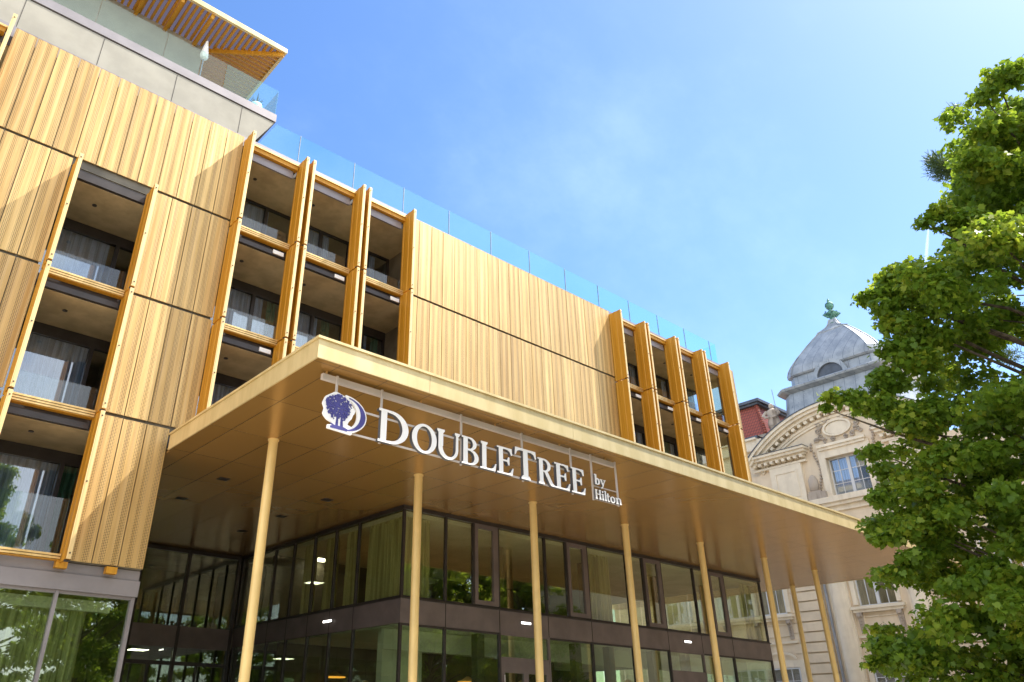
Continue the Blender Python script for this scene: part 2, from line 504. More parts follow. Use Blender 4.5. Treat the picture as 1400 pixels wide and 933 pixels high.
for x, rows in ((.05, (0,)), (2.36, (1, 2, 3)), (4.24, (1, 2, 3)), (6.595, (0, 1, 2)), (8.42, (0, 1, 2)), (8.66, (0, 1, 2)),
                (10.53, (0, 1, 2)), (10.77, (0, 1, 2)), (12.60, (0, 1, 2)), (23.55, (0, 1, 2)), (25.17, (0, 1, 2)), (25.40, (0, 1, 2)),
                (27.37, (0, 1, 2)), (27.60, (0, 1, 2)), (29.46, (0, 1, 2)), (29.69, (0, 1, 2)), (31.64, (0, 1, 2))):
    for r_ in rows: put_fin(x, *FZ[r_])

# structural shell: slabs, back walls, wall blocks behind the panels
sh = MB()
for zc, zt in ((15.25, 15.60), (12.2, 12.55), (9.02, 9.38), (5.90, 6.22)):
    y0 = 18.10
    MB().box(-8, 32.98, 18.088, 18.0985, zc + .012, zt - .012).build('slab_face', M['dark'], H)
    MB().prism([(-8, y0), (33.0, y0), (33.0, 20.6), (28, 20.6), (28, 33.45), (-8, 33.45)], 'z', zc, zt).build('floor_slab', M['concrete'], H)
bk = MB()
for z0, z1 in ((12.56, 15.24), (9.39, 12.19), (6.23, 9.01)):
    bk.box(12.80, 23.52, 18.07, 18.3, z0, z1); bk.box(13.45, 23.3, 18.3, 20.4, z0, z1); bk.box(31.95, 32.98, 18.07, 18.3, z0, z1)
    bk.box(-8, 28.0, 24.0, 24.3, z0, z1); bk.box(28.0, 32.99, 20.45, 20.59, z0, z1); bk.box(27.8, 27.99, 20.6, 33.4, z0, z1)
for z0, z1 in ((9.39, 12.19), (6.23, 9.01), (3.06, 5.89)):
    bk.box(.24, 2.28, 18.07, 20.4, z0, z1); bk.box(4.42, 6.0, 18.07, 18.3, z0, z1); bk.box(5.0, 5.95, 18.3, 20.4, z0, z1)
bk.box(6.0, 6.54, 18.07, 20.4, 9.39, 12.19); bk.box(6.0, 6.54, 18.07, 20.4, 6.23, 9.01)
bk.box(.24, 6.54, 18.07, 20.4, 12.56, 15.24)
bk.box(-8, 6.0, 24.0, 24.3, 3.06, 5.89)
for xx in (-.6, 14.0, 23.5, 29.0): bk.box(xx, xx + .15, 20.41, 23.99, 6.23, 9.01)
bk.box(-8.3, -8.001, 18.1, 34, GZ, 15.6); bk.box(-8, 28.0, 33.5, 33.9, GZ, 15.6); bk.box(14.2, 32.9, 28.4, 28.6, GZ, 5.7)
bk.box(14.001, 14.2, 28.5, 33.4, GZ, 5.7); bk.box(5.7, 5.9, 28.6, 33.4, GZ, 5.7)
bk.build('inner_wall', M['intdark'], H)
roof = MB().box(-8, 33.0, 18.16, 20.6, 15.61, 16.02).box(-8, 28.0, 20.601, 34, 15.61, 16.02)
roof.build('roof', M['grey'], H)

# loggia bays
BAYS = [(-1.95, .02, (0,)), (2.47, 4.22, (1, 2, 3)), (6.72, 8.41, (0, 1, 2)), (8.81, 10.52, (0, 1, 2)), (10.92, 12.63, (0, 1, 2)),
        (23.68, 25.22, (0, 1, 2)), (25.62, 27.42, (0, 1, 2)), (27.82, 29.52, (0, 1, 2)), (29.92, 31.70, (0, 1, 2))]
CEIL = [15.25, 12.2, 9.02, 5.90]; FLOOR = [12.55, 9.38, 6.22, 3.05]
def rails(xa, xb, zt, n=3):
    mb = MB()
    for i in range(n):
        z = zt - i * .056
        mb.box(xa, xb, 17.86 + .012 * i, 17.96, z - .042, z, 0)
    mb.box(xa, xb, 17.961, 18.0, zt - n * .056 + .005, zt - .01, 0)
    mb.box(xa, xb, 17.90, 18.068, zt - n * .056 - .012, zt - n * .056 + .004, 1)
    return mb
for bi_, (xa, xb, rows) in enumerate(BAYS):
    for r_ in rows:
        zc = CEIL[r_]; zf = FLOOR[r_]
        if r_ == 0:
            MB().box(xa - .04, xb + .04, 17.86, 18.08, 15.60, 15.66).build('parapet_rail', M['trim'], H)
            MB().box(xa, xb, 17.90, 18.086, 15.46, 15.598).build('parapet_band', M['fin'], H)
            MB().box(xa + .05, xb - .10, 18.02, 18.09, 15.17, 15.44).build('blind_box', M['grey'], H)
        rails(xa - .02, xb + .02, FLOOR[r_] + .12 if r_ < 3 else 3.16, 3 if r_ < 3 else 2).build('slab_rail', [M['trim'], M['fin']], H)
        if r_ > 0:
            MB().box(xa + .02, xb - .02, 18.0, 18.087, zc + .02, zc + .16).build('slab_edge', M['dark'], H)
            if r_ < 3 and bi_ != 1: MB().box(xb - .42, xb - .08, 17.965, 17.998, zc + .05, zc + .17).build('blind_end_box', M['white'], H)
        # small spotlight in the ceiling
        MB().lathe([(.05, 0), (.06, .0), (.06, .02)], ((xa + xb) / 2 - .1, 18.9, zc - .02), 12).build('ceiling_spot', M['dark'], H)
        # low glass guard
        gt = (12.55 + .62, 10.12, 6.95, 4.35)[r_]
        MB().box(xa + .01, xb - .01, 18.10, 18.115, zf + .01, gt).build('guard_glass', M['guard'], H)
# glazing behind the loggias, one window per bay
def loggia_window(xa, xb, zf, zc, right_split=True):
    fr = MB()
    w = xb - xa; TB_ = .06 if zc > 15 else .30
    fr.box(xa, xb, 19.98, 20.1, zc - TB_, zc - .002).box(xa, xb, 19.98, 20.1, zf + .002, zf + .10)
    fr.box(xa, xa + .06, 19.99, 20.09, zf + .10, zc - TB_).box(xb - .06, xb, 19.99, 20.09, zf + .10, zc - TB_)
    xm = xa + w * (.43 if w < 2.2 else .72)
    fr.box(xm, xm + .10, 19.97, 20.09, zf + .10, zc - TB_)
    f = fr.build('window', M['dark'], H)
    MB().box(xa + .06, xm, 20.04, 20.05, zf + .10, zc - TB_).build('pane', M['glassdark'], f)
    MB().box(xm + .10, xb - .06, 20.045, 20.055, zf + .10, zc - TB_).build('pane', M['glassdark'], f)
    return f
def curtain_mb(p0, p1, z0, z1, amp=.05, wl=.16, taper=0.0):
    p0 = Vector((p0[0], p0[1], 0)); p1 = Vector((p1[0], p1[1], 0))
    L = (p1 - p0).length; n = max(8, int(L / .02)); d = (p1 - p0) / L; nn = Vector((-d.y, d.x, 0))
    mb = MB(); vs = []; fs = []; Z = (z1, z1 - .09, z1 - .12, (z0 + z1) / 2, z0)
    ph = random.uniform(0, 6)
    for k, z in enumerate(Z):
        for i in range(n + 1):
            t = i / n * L
            a = amp * (1.0 if k > 1 else .35)
            q = math.sin(t / wl * 6.283 + ph + .8 * math.sin(t * 3.1 + ph)) * a + .3 * a * math.sin(t / wl * 3.7 * 6.283)
            s = 1 + taper * (k > 2) * (.5 if k == 3 else 1)
            mid = L / 2
            tt = mid + (t - mid) * s
            P = p0 + d * tt + nn * q
            vs.append((P.x, P.y, z))
    for k in range(len(Z) - 1):
        for i in range(n):
            fs.append((k * (n + 1) + i, k * (n + 1) + i + 1, (k + 1) * (n + 1) + i + 1, (k + 1) * (n + 1) + i))
    return mb.add(vs, fs)
bnames = ['far left roof corner', 'leftmost bay between single fins', 'first bay right of the left panels',
          'second bay right of the left panels', 'bay just left of the middle panels', 'bay just right of the middle panels',
          'second bay past the middle panels', 'third bay past the middle panels', 'last bay at the far end']
fnames = ['top floor', 'second highest floor', 'third highest floor', 'lowest gold floor']
# the glazing stands two metres back, so each pane is set where it shows between the fins
WIN = {0: [(-1.95, .20)], 1: [(2.36, 4.98)], 2: [(6.58, 7.52), (7.52, 9.62)], 3: [(9.62, 11.72)], 4: [(11.72, 13.43)],
       5: [(23.55, 26.2), (26.2, 28.5)], 6: [(28.5, 30.9)], 7: [(30.9, 32.93)], 8: []}
CUR = {0: (-1.8, -.6), 1: (2.75, 4.36), 2: (7.6, 8.86), 3: (9.7, 10.97), 4: (11.8, 13.05), 5: (27.55, 28.3), 6: (30.0, 30.8), 7: (32.2, 32.85)}
for bi, (xa, xb, rows) in enumerate(BAYS):
    for r_ in rows:
        for lo, hi in WIN[bi]: loggia_window(lo, hi - .002, FLOOR[r_], CEIL[r_])
        if bi == 8 or (r_ == 2 and bi > 4): continue
        c0, c1 = CUR[bi]; c1 -= .12 * ((bi + r_) % 3)
        c = curtain_mb((c0, 20.17), (c1, 20.17), FLOOR[r_] + .03, CEIL[r_] - .05, .03, .16).build('curtain', M['curtgrey'], None, smooth=True)
        tag(c, 'grey curtain, %s, %s' % (fnames[r_], bnames[bi]), 'curtain', 'curtains behind the loggia windows')
        if (bi, r_) in ((2, 1), (3, 1), (4, 1), (1, 3), (5, 1), (6, 1), (2, 2)):
            g0_ = c1 + .16 if bi < 5 else c0 - .38
            c = curtain_mb((g0_, 20.20), (g0_ + .30, 20.20), FLOOR[r_] + .03, CEIL[r_] - .12, .04, .12).build('curtain', M['curtgreen'], None, smooth=True)
            tag(c, 'narrow green curtain, %s, %s' % (fnames[r_], bnames[bi]), 'curtain', 'green curtains behind the loggia windows')
# side closures of the loggias
lc = MB()
for r_ in range(3):
    z0, z1 = FLOOR[r_] + .002, CEIL[r_] - .002
    for x in (6.545, 23.525): MB().box(x, x + .02, 18.31, 19.975, z0, z1).build('loggia_side_wall', M['concrete'], H)
# last loggia is open to the side: glazed end
e = MB()
for r_ in range(3): e.box(32.9, 32.92, 18.35, 19.98, FLOOR[r_] + .01, CEIL[r_] - .01)
e.build('end_glass', M['glass'], H)

# roof balustrade
g0 = None
x = 6.42
k = 0
for xa in [6.42] + [8.54 + 2.113 * i for i in range(11)] + [31.78]:
    xb = min(32.34, (xa + 2.113) if xa > 6.5 else 8.54)
    if xa >= 32: break
    if xa < 7: MB().prism([(7.12, 16.03), (8.528, 16.03), (8.528, 17.21), (7.66, 17.21)], 'y', 18.30, 18.32).build('balustrade_pane', M['balus'], H)
    else: MB().box(xa + .012, xb - .012, 18.30, 18.32, 16.03, 17.21).build('balustrade_pane', M['balus'], H)
for ya in [18.34]:
    MB().box(32.33, 32.35, ya, ya + 2.08, 16.03, 17.21).build('balustrade_pane', M['balus'], H)
for i in range(12): MB().box(8.54 + 2.113 * i - .007, 8.54 + 2.113 * i + .007, 18.29, 18.33, 16.03, 17.215).build('balustrade_joint', M['pipe'], H)

# penthouse
up = MB(); up.prism([(-8, 16.09), (6.98, 16.09), (7.58, 17.26), (-8, 17.26)], 'y', 18.36, 18.50)
up.build('penthouse_parapet', M['render'], H)
jm = MB()
for x in (.2, 2.24, 4.36, 6.46): MB().box(x, x + .012, 18.352, 18.361, 16.10, 17.24).build('cladding_joint', M['dark'], H)
MB().box(-8, 7.62, 18.33, 30, 17.30, 17.60).build('terrace_slab', M['grey'], H)
MB().box(-8, 7.57, 18.37, 30, 17.261, 17.299).build('shadow_gap', M['dark'], H)
xs = [-2.0, -.05, 1.9, 3.85, 5.75, 7.60]
for i in range(len(xs) - 1):
    MB().box(xs[i] + .01, xs[i + 1] - .01, 18.38, 18.40, 17.605, 18.67).build('terrace_glass', M['terr'] if i < 4 else M['balus'], H)
for i in range(4):
    MB().box(7.58, 7.60, 18.42 + 1.9 * i, 18.42 + 1.9 * i + 1.88, 17.605, 18.67).build('terrace_glass', M['balus'], H)
MB().box(-8, 5.35, 19.9, 30, 17.605, 20.36).build('penthouse_wall', M['render'], H)
MB().box(1.2, 5.2, 19.75, 19.78, 18.05, 18.13).build('handrail', M['pipe'], H)
pg = MB()
pg.box(-8, 7.62, 18.26, 18.36, 20.33, 20.52).box(7.52, 7.62, 18.36, 27, 20.33, 20.52)
pg.build('pergola_frame', M['fascia'], H)
sl = MB()
x = -6.0
while x < 7.4:
    yb = 19.88 if x < 5.4 else 19.88 - (x - 5.4) * (1.52 / 2.1)
    if yb > 18.45: sl.box(x, x + .075, 18.362, yb, 20.34, 20.45)
    x += .19
y = 18.55
while y < 26:
    xl = 7.50 - (y - 18.36) * (2.1 / 1.52) if y < 19.88 else 5.4
    if xl < 7.4: sl.box(xl, 7.518, y, y + .075, 20.34, 20.45)
    y += .19
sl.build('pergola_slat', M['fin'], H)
bm_ = MB()
for x in (1.1, 2.05, 3.0, 3.96, 4.95):
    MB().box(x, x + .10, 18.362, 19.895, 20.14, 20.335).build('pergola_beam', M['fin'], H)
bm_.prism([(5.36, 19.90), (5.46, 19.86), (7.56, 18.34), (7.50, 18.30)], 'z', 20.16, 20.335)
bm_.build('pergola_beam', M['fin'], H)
mz, nt, out = newmat('milky roof glass')
t_ = N(nt, 'ShaderNodeBsdfTransparent'); t_.inputs[0].default_value = (.60, .56, .56, 1)
d_ = N(nt, 'ShaderNodeBsdfTranslucent'); d_.inputs[0].default_value = (.13, .10, .10, 1)
mx_ = N(nt, 'ShaderNodeMixShader', Fac=.40)
nt.links.new(t_.outputs[0], mx_.inputs[1]); nt.links.new(d_.outputs[0], mx_.inputs[2]); nt.links.new(mx_.outputs[0], out.inputs[0])
MB().box(-8, 7.5, 18.38, 27, 20.47, 20.49).build('pergola_glass', mz, H)
# terrace objects
pot = empty('potted_plant', (7.08, 18.85, 17.605), 'round pale planter with a spiky plant on the glass edged terrace corner', 'plant pot')
MB().lathe([(.10, 0), (.17, .06), (.21, .22), (.22, .36), (.18, .48), (.15, .50), (.15, .46)], (7.08, 18.85, 17.61), 20).build('pot', M['white'], pot, smooth=True)
pl = MB()
for i in range(26):
    a = random.uniform(0, 6.28); t = random.uniform(.1, 1.2); L = random.uniform(.28, .45)
    p0 = Vector((7.08, 18.85, 18.06)); d = Vector((math.cos(a) * math.sin(t), math.sin(a) * math.sin(t), math.cos(t)))
    pl.tube([p0, p0 + d * L * .5, p0 + d * L], [.012, .014, .002], 4)
pl.build('foliage', M['needle'], pot)
par = empty('folded_parasol', (5.2, 19.1, 17.605), 'folded white parasol standing under the gold pergola', 'parasol')
MB().lathe([(.03, 1.45), (.11, 1.50), (.14, 1.62), (.035, 2.25)], (5.2, 19.1, 17.605), 8).build('canopy', M['white'], par)
MB().tube([(5.2, 19.1, 17.62), (5.2, 19.1, 19.95)], .022, 8).build('pole', M['pipe'], par)

# ---- left wing ground floor
MB().box(-8, 6.02, 18.16, 18.22, 2.84, 3.05).box(-8, 6.04, 18.10, 18.22, 2.50, 2.83).build('base_cladding', M['grey'], H)
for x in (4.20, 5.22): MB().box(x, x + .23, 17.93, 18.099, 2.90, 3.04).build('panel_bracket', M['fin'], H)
f = MB()
for x in (-6.5, -3.0, .9, 4.38): f.box(x, x + .07, 18.17, 18.32, GZ, 2.499)
f.box(5.94, 6.02, 18.17, 18.32, GZ, 2.499)
f.box(-8, 6.02, 18.20, 18.32, 2.44, 2.499)
f = f.build('ground_window', M['grey'], H)
for xa, xb in ((-6.43, -3.0), (-2.93, .9), (.97, 4.38), (4.45, 5.94)):
    MB().box(xa, xb, 18.24, 18.25, GZ, 2.44).build('pane', M['glassgreen'], f)
MB().box(-8, 5.9, 22.0, 22.2, GZ, 2.83).build('lobby_wall', M['intdark'], H)
MB().box(-8, 5.70, 18.7, 18.85, 2.2, 2.42).build('blind_box', M['int'], H)
MB().box(-8, 6.0, 18.23, 24, 2.831, 3.04).build('floor_slab', M['concrete'], H)
c = curtain_mb((2.2, 18.95), (5.3, 18.95), GZ + .02, 2.25, .045, .15).build('curtain', M['curtain'], None, smooth=True)
tag(c, 'long olive curtain behind the large ground floor window at the lower left', 'curtain')

# side wall of the entrance recess (left)
s_ = MB()
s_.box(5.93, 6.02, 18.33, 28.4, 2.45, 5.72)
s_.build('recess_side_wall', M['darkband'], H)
f = MB()
for y in (20.3, 22.4, 24.5, 26.5): f.box(5.95, 6.02, y, y + .07, GZ, 2.449)
f = f.build('recess_side_window', M['dark'], H)
MB().box(5.975, 5.985, 18.34, 28.4, GZ, 2.44).build('pane', M['glassgreen'], f)

# back wall of the recess
YB = 28.4
f = MB()
for x in (6.03, 9.35, 11.02, 12.98): f.box(x, x + .11, YB - .08, YB + .06, GZ, 5.72)
f.box(6.14, 13.1, YB - .06, YB + .05, 5.60, 5.72)
f.box(6.14, 13.1, YB - .05, YB + .05, 1.86, 1.98)
for x in (10.2, 11.9): f.box(x, x + .07, YB - .05, YB + .04, GZ, 1.86)
f = f.build('entrance_window', M['dark'], H)
MB().box(6.14, 13.05, YB - .055, YB + .04, 2.42, 3.12).build('spandrel_panel', M['darkband'], H)
for xa, xb in ((6.14, 9.35), (9.46, 11.02), (11.13, 12.98)):
    for z0, z1 in ((GZ, 1.86), (1.98, 2.42), (3.12, 5.60)):
        MB().box(xa, xb, YB + .005, YB + .015, z0, z1).build('pane', M['glassgreen'], f)
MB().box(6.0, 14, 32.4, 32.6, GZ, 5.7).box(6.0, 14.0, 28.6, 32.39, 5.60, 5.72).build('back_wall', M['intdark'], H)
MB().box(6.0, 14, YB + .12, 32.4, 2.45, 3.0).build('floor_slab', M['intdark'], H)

# ---- dark glazed box (front and side)
MX = [13.14, 14.74, 16.85, 18.96, 21.04, 23.18, 25.22, 27.32, 29.42, 32.25]
YG = 18.05
bx = MB()
bx.box(13.14, 32.25, YG, YG + .10, 2.53, 3.16)
bx.box(13.14, 13.24, YG + .10, 28.3, 2.53, 3.16)
bx.box(32.15, 32.25, YG + .10, 28.3, 2.53, 3.16)
bx.build('spandrel_panel', M['darkband'], H)
jm = MB()
for x in MX[1:-1]: MB().box(x - .012, x + .012, YG - .004, YG + .001, 2.53, 3.16).build('panel_joint', M['void'], H)
for y in (20.41, 21.73, 23.05, 24.42, 25.75, 27.05): MB().box(13.136, 13.141, y - .012, y + .012, 2.53, 3.16).build('panel_joint', M['void'], H)
MB().box(13.10, 32.29, YG - .04, YG + .02, 3.161, 3.20).box(13.10, 13.16, YG + .021, 28.3, 3.161, 3.20).build('window_sill', M['dark'], H)
fr = MB()
fr.box(13.11, 32.28, YG - .03, YG + .12, 5.63, 5.744)
fr.box(13.11, 13.26, YG + .121, 28.3, 5.63, 5.744)
fr.box(32.13, 32.28, YG + .121, 28.3, 5.63, 5.744)
fr.build('window_head', M['dark'], H)
MB().box(13.14, 13.22, YG, YG + .08, 3.201, 5.629).box(13.14, 13.22, YG, YG + .08, GZ, 2.529).build('corner_post', M['dark'], H)
MB().box(32.17, 32.25, YG, YG + .08, 3.201, 5.629).box(32.17, 32.25, YG, YG + .08, GZ, 2.529).build('corner_post', M['dark'], H)
sash_l = {16.85: 15.82, 21.04: 19.98, 25.22: 24.14, 29.42: 28.34}
for i in range(len(MX) - 1):
    xa, xb = MX[i], MX[i + 1]
    # upper window
    w = MB()
    w.box(xb - .03, xb + .03, YG - .01, YG + .10, 3.201, 5.629) if i < 8 else None
    w.box(xa + (.08 if i == 0 else .03), xb - (.03 if i < 8 else .08), YG + .02, YG + .09, 3.201, 3.25)
    xe = xb - .03 if i < 8 else xb - .08
    xs_ = xa + (.08 if i == 0 else .03)
    if xb in sash_l:
        sx = sash_l[xb]
        w.box(sx - .03, sx + .04, YG - .005, YG + .1, 3.25, 5.629)
        w = w.build('window', M['dark'], H)
        s_ = MB()
        s_.box(sx + .04, sx + .17, YG - .02, YG + .07, 3.25, 5.629).box(xe - .20, xe, YG - .02, YG + .07, 3.25, 5.629)
        s_.box(sx + .17, xe - .20, YG - .02, YG + .07, 3.25, 3.38).box(sx + .17, xe - .20, YG - .02, YG + .07, 5.50, 5.629)
        s_.build('sash', M['darkband'], w)
        MB().box(sx + .17, xe - .20, YG + .03, YG + .04, 3.38, 5.50).build('pane', M['glass'], w)
        MB().box(xs_, sx - .03, YG + .04, YG + .05, 3.25, 5.629).build('pane', M['glass'], w)
    else:
        if not w.v: continue
        w = w.build('window', M['dark'], H)
        MB().box(xs_, xe, YG + .04, YG + .05, 3.25, 5.629).build('pane', M['glass'], w)
    # lower window
    w = MB()
    if i < 8: w.box(xb - .035, xb + .025, YG - .01, YG + .10, GZ, 2.529)
    w.box(xs_, xe, YG + .02, YG + .09, 2.47, 2.529)
    door = xb in (18.96, 27.32)
    if door:
        w.box(xs_, xe, YG, YG + .09, 1.45, 1.87)
        w.box(xs_, xs_ + .14, YG, YG + .09, GZ, 1.45).box(xe - .14, xe, YG, YG + .09, GZ, 1.45)
        xm = (xs_ + xe) / 2
        w.box(xm - .1, xm + .1, YG, YG + .09, GZ, 1.45)
        w = w.build('door', M['darkband'], H)
        MB().box(xs_, xe, YG + .04, YG + .05, 1.87, 2.47).build('pane', M['glassgreen'], w)
        MB().box(xs_ + .14, xm - .1, YG + .04, YG + .05, GZ, 1.45).build('pane', M['glassgreen'], w)
        MB().box(xm + .1, xe - .14, YG + .04, YG + .05, GZ, 1.45).build('pane', M['glassgreen'], w)
        MB().tube([(xs_ + .08, YG - .06, 0), (xs_ + .08, YG - .06, 1.38)], .016, 8).build('handle', M['railwhite'], w)
    else:
        w = w.build('ground_window', M['dark'], H)
        MB().box(xs_, xe, YG + .04, YG + .05, GZ, 2.47).build('pane', M['glassgreen'], w)
YS = [YG + .08, 20.41, 21.73, 23.05, 24.42, 25.75, 27.05, 28.3]
for i in range(len(YS) - 1):
    ya, yb = YS[i], YS[i + 1]
    for z0, z1, gm in ((3.201, 5.629, 'glass'), (GZ, 2.529, 'glassgreen')):
        w = MB().box(13.14, 13.24, yb - .03, yb + .03, z0, z1).box(13.17, 13.22, ya + .03, yb - .03, z0, z0 + .05)
        w = w.build('side_window', M['dark'], H)
        MB().box(13.185, 13.195, ya + .03, yb - .03, z0 + .05, z1).build('pane', M[gm], w)
        MB().box(32.18, 32.19, ya + .03, yb - .03, z0 + .05, z1).build('pane', M[gm], w)
# interior of the box
it = MB()
it.box(13.3, 32.1, 18.2, 28.2, 2.95, 3.15)          # upper floor
it.build('box_floor', M['intdark'], H)
MB().box(13.3, 32.1, 18.2, 28.2, 5.50, 5.62).build('box_ceiling', M['int'], H)
MB().box(13.3, 32.1, 18.2, 28.2, 2.50, 2.62).build('lobby_ceiling', M['int'], H)
bw = MB()
bw.box(13.3, 27.5, 26.0, 26.2, 3.16, 5.49); bw.box(13.3, 26.5, 25.0, 25.2, GZ, 2.49)
bw.build('inner_wall', M['intdark'], H)
pc = MB()
for x in (14.35, 18.2, 22.6, 27.0, 30.4):
    MB().box(x, x + .32, 19.6, 19.9, 3.16, 5.49).build('inner_column', M['intdark'], H)
for x in (16.3, 20.6, 22.3, 24.7, 26.7, 28.8): MB().box(x, x + .28, 18.45, 18.72, GZ, 2.49).build('inner_column', M['intdark'], H)
MB().box(13.75, 15.2, 19.7, 19.95, GZ, 2.49).build('inner_white_wall', M['int'], H)
MB().box(13.4, 32.0, 19.15, 19.3, 1.95, 2.49).build('ceiling_bulkhead', M['int'], H)

# curtains of the box
cur = [((13.36, 18.32), (13.36, 20.05), 'wide olive curtain filling the side window at the corner of the glass box'),
       ((13.36, 20.55), (13.36, 21.25), 'olive curtain behind the second side window from the glass box corner'),
       ((13.36, 21.85), (13.36, 22.55), 'olive curtain behind the third side window from the glass box corner'),
       ((13.36, 23.2), (13.36, 23.95), 'olive curtain behind the fourth side window from the glass box corner'),
       ((13.42, 18.34), (14.30, 18.34), 'olive curtain behind the front window beside the second column'),
       ((21.55, 18.42), (22.62, 18.42), 'olive curtain drawn across the middle upper window left of the fourth column'),
       ((31.2, 18.42), (31.95, 18.42), 'olive curtain behind the upper end window of the dark glass box')]
for p0, p1, lab in cur:
    c = curtain_mb(p0, p1, 3.2, 5.52, .055, .17, .06).build('curtain', M['curtain'], None, smooth=True)
    tag(c, lab, 'curtain', 'olive curtains of the upper dark glass box')

# wall lights on the dark band
for x, y, side, lab in ((17.93, YG, 'f', 'lit bar of small lamps on the dark band behind the third column'), (26.36, YG, 'f', 'lit bar of small lamps on the dark band left of the fifth column'),
                   (13.14, 21.78, 's', 'lit bar of small lamps on the side of the dark band near the corner')):
    wl = empty('wall_light', (x, y, 2.87), lab, 'wall light', 'wall lights on the dark band')
    a = MB(); g = MB()
    if side == 'f':
        a.box(x - .22, x + .22, y - .03, y - .001, 2.83, 2.91)
        for q in range(4): g.box(x - .20 + q * .105, x - .12 + q * .105, y - .05, y - .031, 2.84, 2.90)
    else:
        a.box(x - .03, x - .001, y - .26, y + .26, 2.83, 2.91)
        for q in range(4): g.box(x - .05, x - .031, y - .24 + q * .125, y - .15 + q * .125, 2.84, 2.90)
    a.build('housing', M['dark'], wl); g.build('lamp_lens', M['lampw'], wl)
# pendant lamps of the lobby
pend = [(18.3, 21.2, 1.35), (20.2, 20.6, 1.28), (26.4, 21.0, 1.55), (26.9, 21.6, 1.42), (15.1, 24.3, 1.5), (14.9, 22.2, 1.15), (14.4, 23.6, .9), (16.9, 22.4, 1.05), (23.9, 21.4, 1.2), (24.6, 22.3, 1.5)]
pn = ['nearest the second column', 'left of the fifth column', 'high behind the fourth column', 'low behind the fourth column', 'deep behind the side windows', 'behind the middle side window',
      'lowest behind the side windows', 'left of the third column', 'right of the third column door', 'high between the middle doors']
def pendant_mb(x, y, z):
    mb = MB()
    mb.lathe([(.02, .16), (.06, .15), (.20, .06), (.36, .012), (.36, .0)], (x, y, z), 20)
    return mb
pp = []
for (x, y, z), nm in zip(pend, pn):
    p = empty('pendant_lamp', (x, y, z), 'amber lit disc pendant lamp inside the lobby, ' + nm, 'pendant lamp', 'amber pendant lamps in the lobby')
    if not pp:
        s1 = pendant_mb(x, y, z).build('lamp_shade', M['trim'], p, (x, y, z), smooth=True)
        s2 = MB().lathe([(.34, -.03), (.345, -.004)], (x, y, z), 20).build('lamp_glow', M['lamp'], p, (x, y, z))
        s3 = MB().tube([(x, y, z + .16), (x, y, z + .9)], .006, 5).build('cable', M['dark'], p, (x, y, z))
        pp = [s1, s2, s3]
    else:
        for s_ in pp: copy_part(s_, p, (x, y, z))
for i, (x, y, z, lab) in enumerate([(14.9, 25.6, 5.45, 'lit white ceiling panel seen through the rear upper side windows'), (14.9, 27.0, 5.45, 'second lit white ceiling panel, rearmost behind the upper side windows'),
        (9.0, 30.2, 5.45, 'lit ceiling panel in the upper room at the back of the entrance recess'), (10.3, 29.8, 2.38, 'small lit ceiling panel above the rear entrance doors'),
        
        (17.8, 22.3, 2.44, 'added lit lobby ceiling panel behind the third column'), (25.4, 21.8, 2.44, 'added lit lobby ceiling panel left of the fifth column')]):
    p = empty('ceiling_light', (x, y, z), lab, 'ceiling light', 'lit ceiling panels indoors')  # the lobby pair is added to brighten the interior
    MB().box(x - .34, x + .34, y - .34, y + .34, z + .012, z + .04).build('frame', M['dark'], p)
    MB().box(x - .30, x + .30, y - .30, y + .30, z, z + .011).build('diffuser', M['panel_glow'], p)
# upper floor small amber lamps near the side windows
for (x, y, z), nm in zip([(15.0, 21.7, 3.62), (15.4, 22.9, 3.60), (15.6, 24.6, 3.75)], ('second', 'third', 'fourth')):
    p = empty('table_lamp', (x, y, 3.16), 'dim amber lamp glowing low behind the %s upper side window' % nm, 'lamp', 'dim amber lamps behind the upper side windows')
    MB().lathe([(.10, 0), (.02, .03), (.02, z - 3.16)], (x, y, 3.16), 12).build('stand', M['dark'], p)
    MB().lathe([(.22, 0), (.16, .12)], (x, y, z), 16).build('lamp_shade', M['lamp'], p)

# ------------------------------------------------------------------ canopy
can = empty('entrance_canopy', (20.0, 15.4, GZ), 'broad flat gold entrance canopy on slender round gold columns', 'canopy')
XL, XR, Y0, ZS, ZT = 5.95, 35.5, 10.93, 5.75, 6.16
# soffit in one plate, running back over the recess
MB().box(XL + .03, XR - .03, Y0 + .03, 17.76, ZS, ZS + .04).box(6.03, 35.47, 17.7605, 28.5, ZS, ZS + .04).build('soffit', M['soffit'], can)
MB().box(XL + .05, XR - .05, Y0 + .05, 17.70, ZS + .045, ZT - .01).box(33.1, XR - .05, 17.71, 24, ZS + .045, ZT - .01).build('canopy_core', M['void'], can)
xs = [XL] + [8.46 + 4.12 * i for i in range(7)] + [XR]
for i in range(len(xs) - 1):
    MB().box(xs[i] + (.004 if i else 0), xs[i + 1] - .004, Y0, Y0 + .028, ZS - .01, ZT - .05).build('fascia_panel', M['fascia'], can)
ys = [Y0 + .03, 15.43, 17.70]
for i in range(2):
    MB().box(XL, XL + .028, ys[i] + .003, ys[i + 1] - .003, ZS - .01, ZT - .05).build('fascia_panel', M['fascia'], can)
MB().box(XR - .028, XR, Y0 + .03, 24, ZS - .01, ZT - .05).build('fascia_panel', M['fascia'], can)
MB().box(XL - .03, XR + .03, Y0 - .035, Y0 + .12, ZT - .048, ZT).box(XL - .03, XL + .12, Y0 + .121, 17.72, ZT - .048, ZT).box(XR - .12, XR + .03, Y0 + .121, 24, ZT - .048, ZT).build('drip_edge', M['fascia'], can)
MB().box(XL + .121, XR - .121, Y0 + .121, 17.70, ZT - .009, ZT - .004).box(33.1, XR - .121, 17.701, 24, ZT - .009, ZT - .004).build('canopy_roof', M['grey'], can)
colp = None
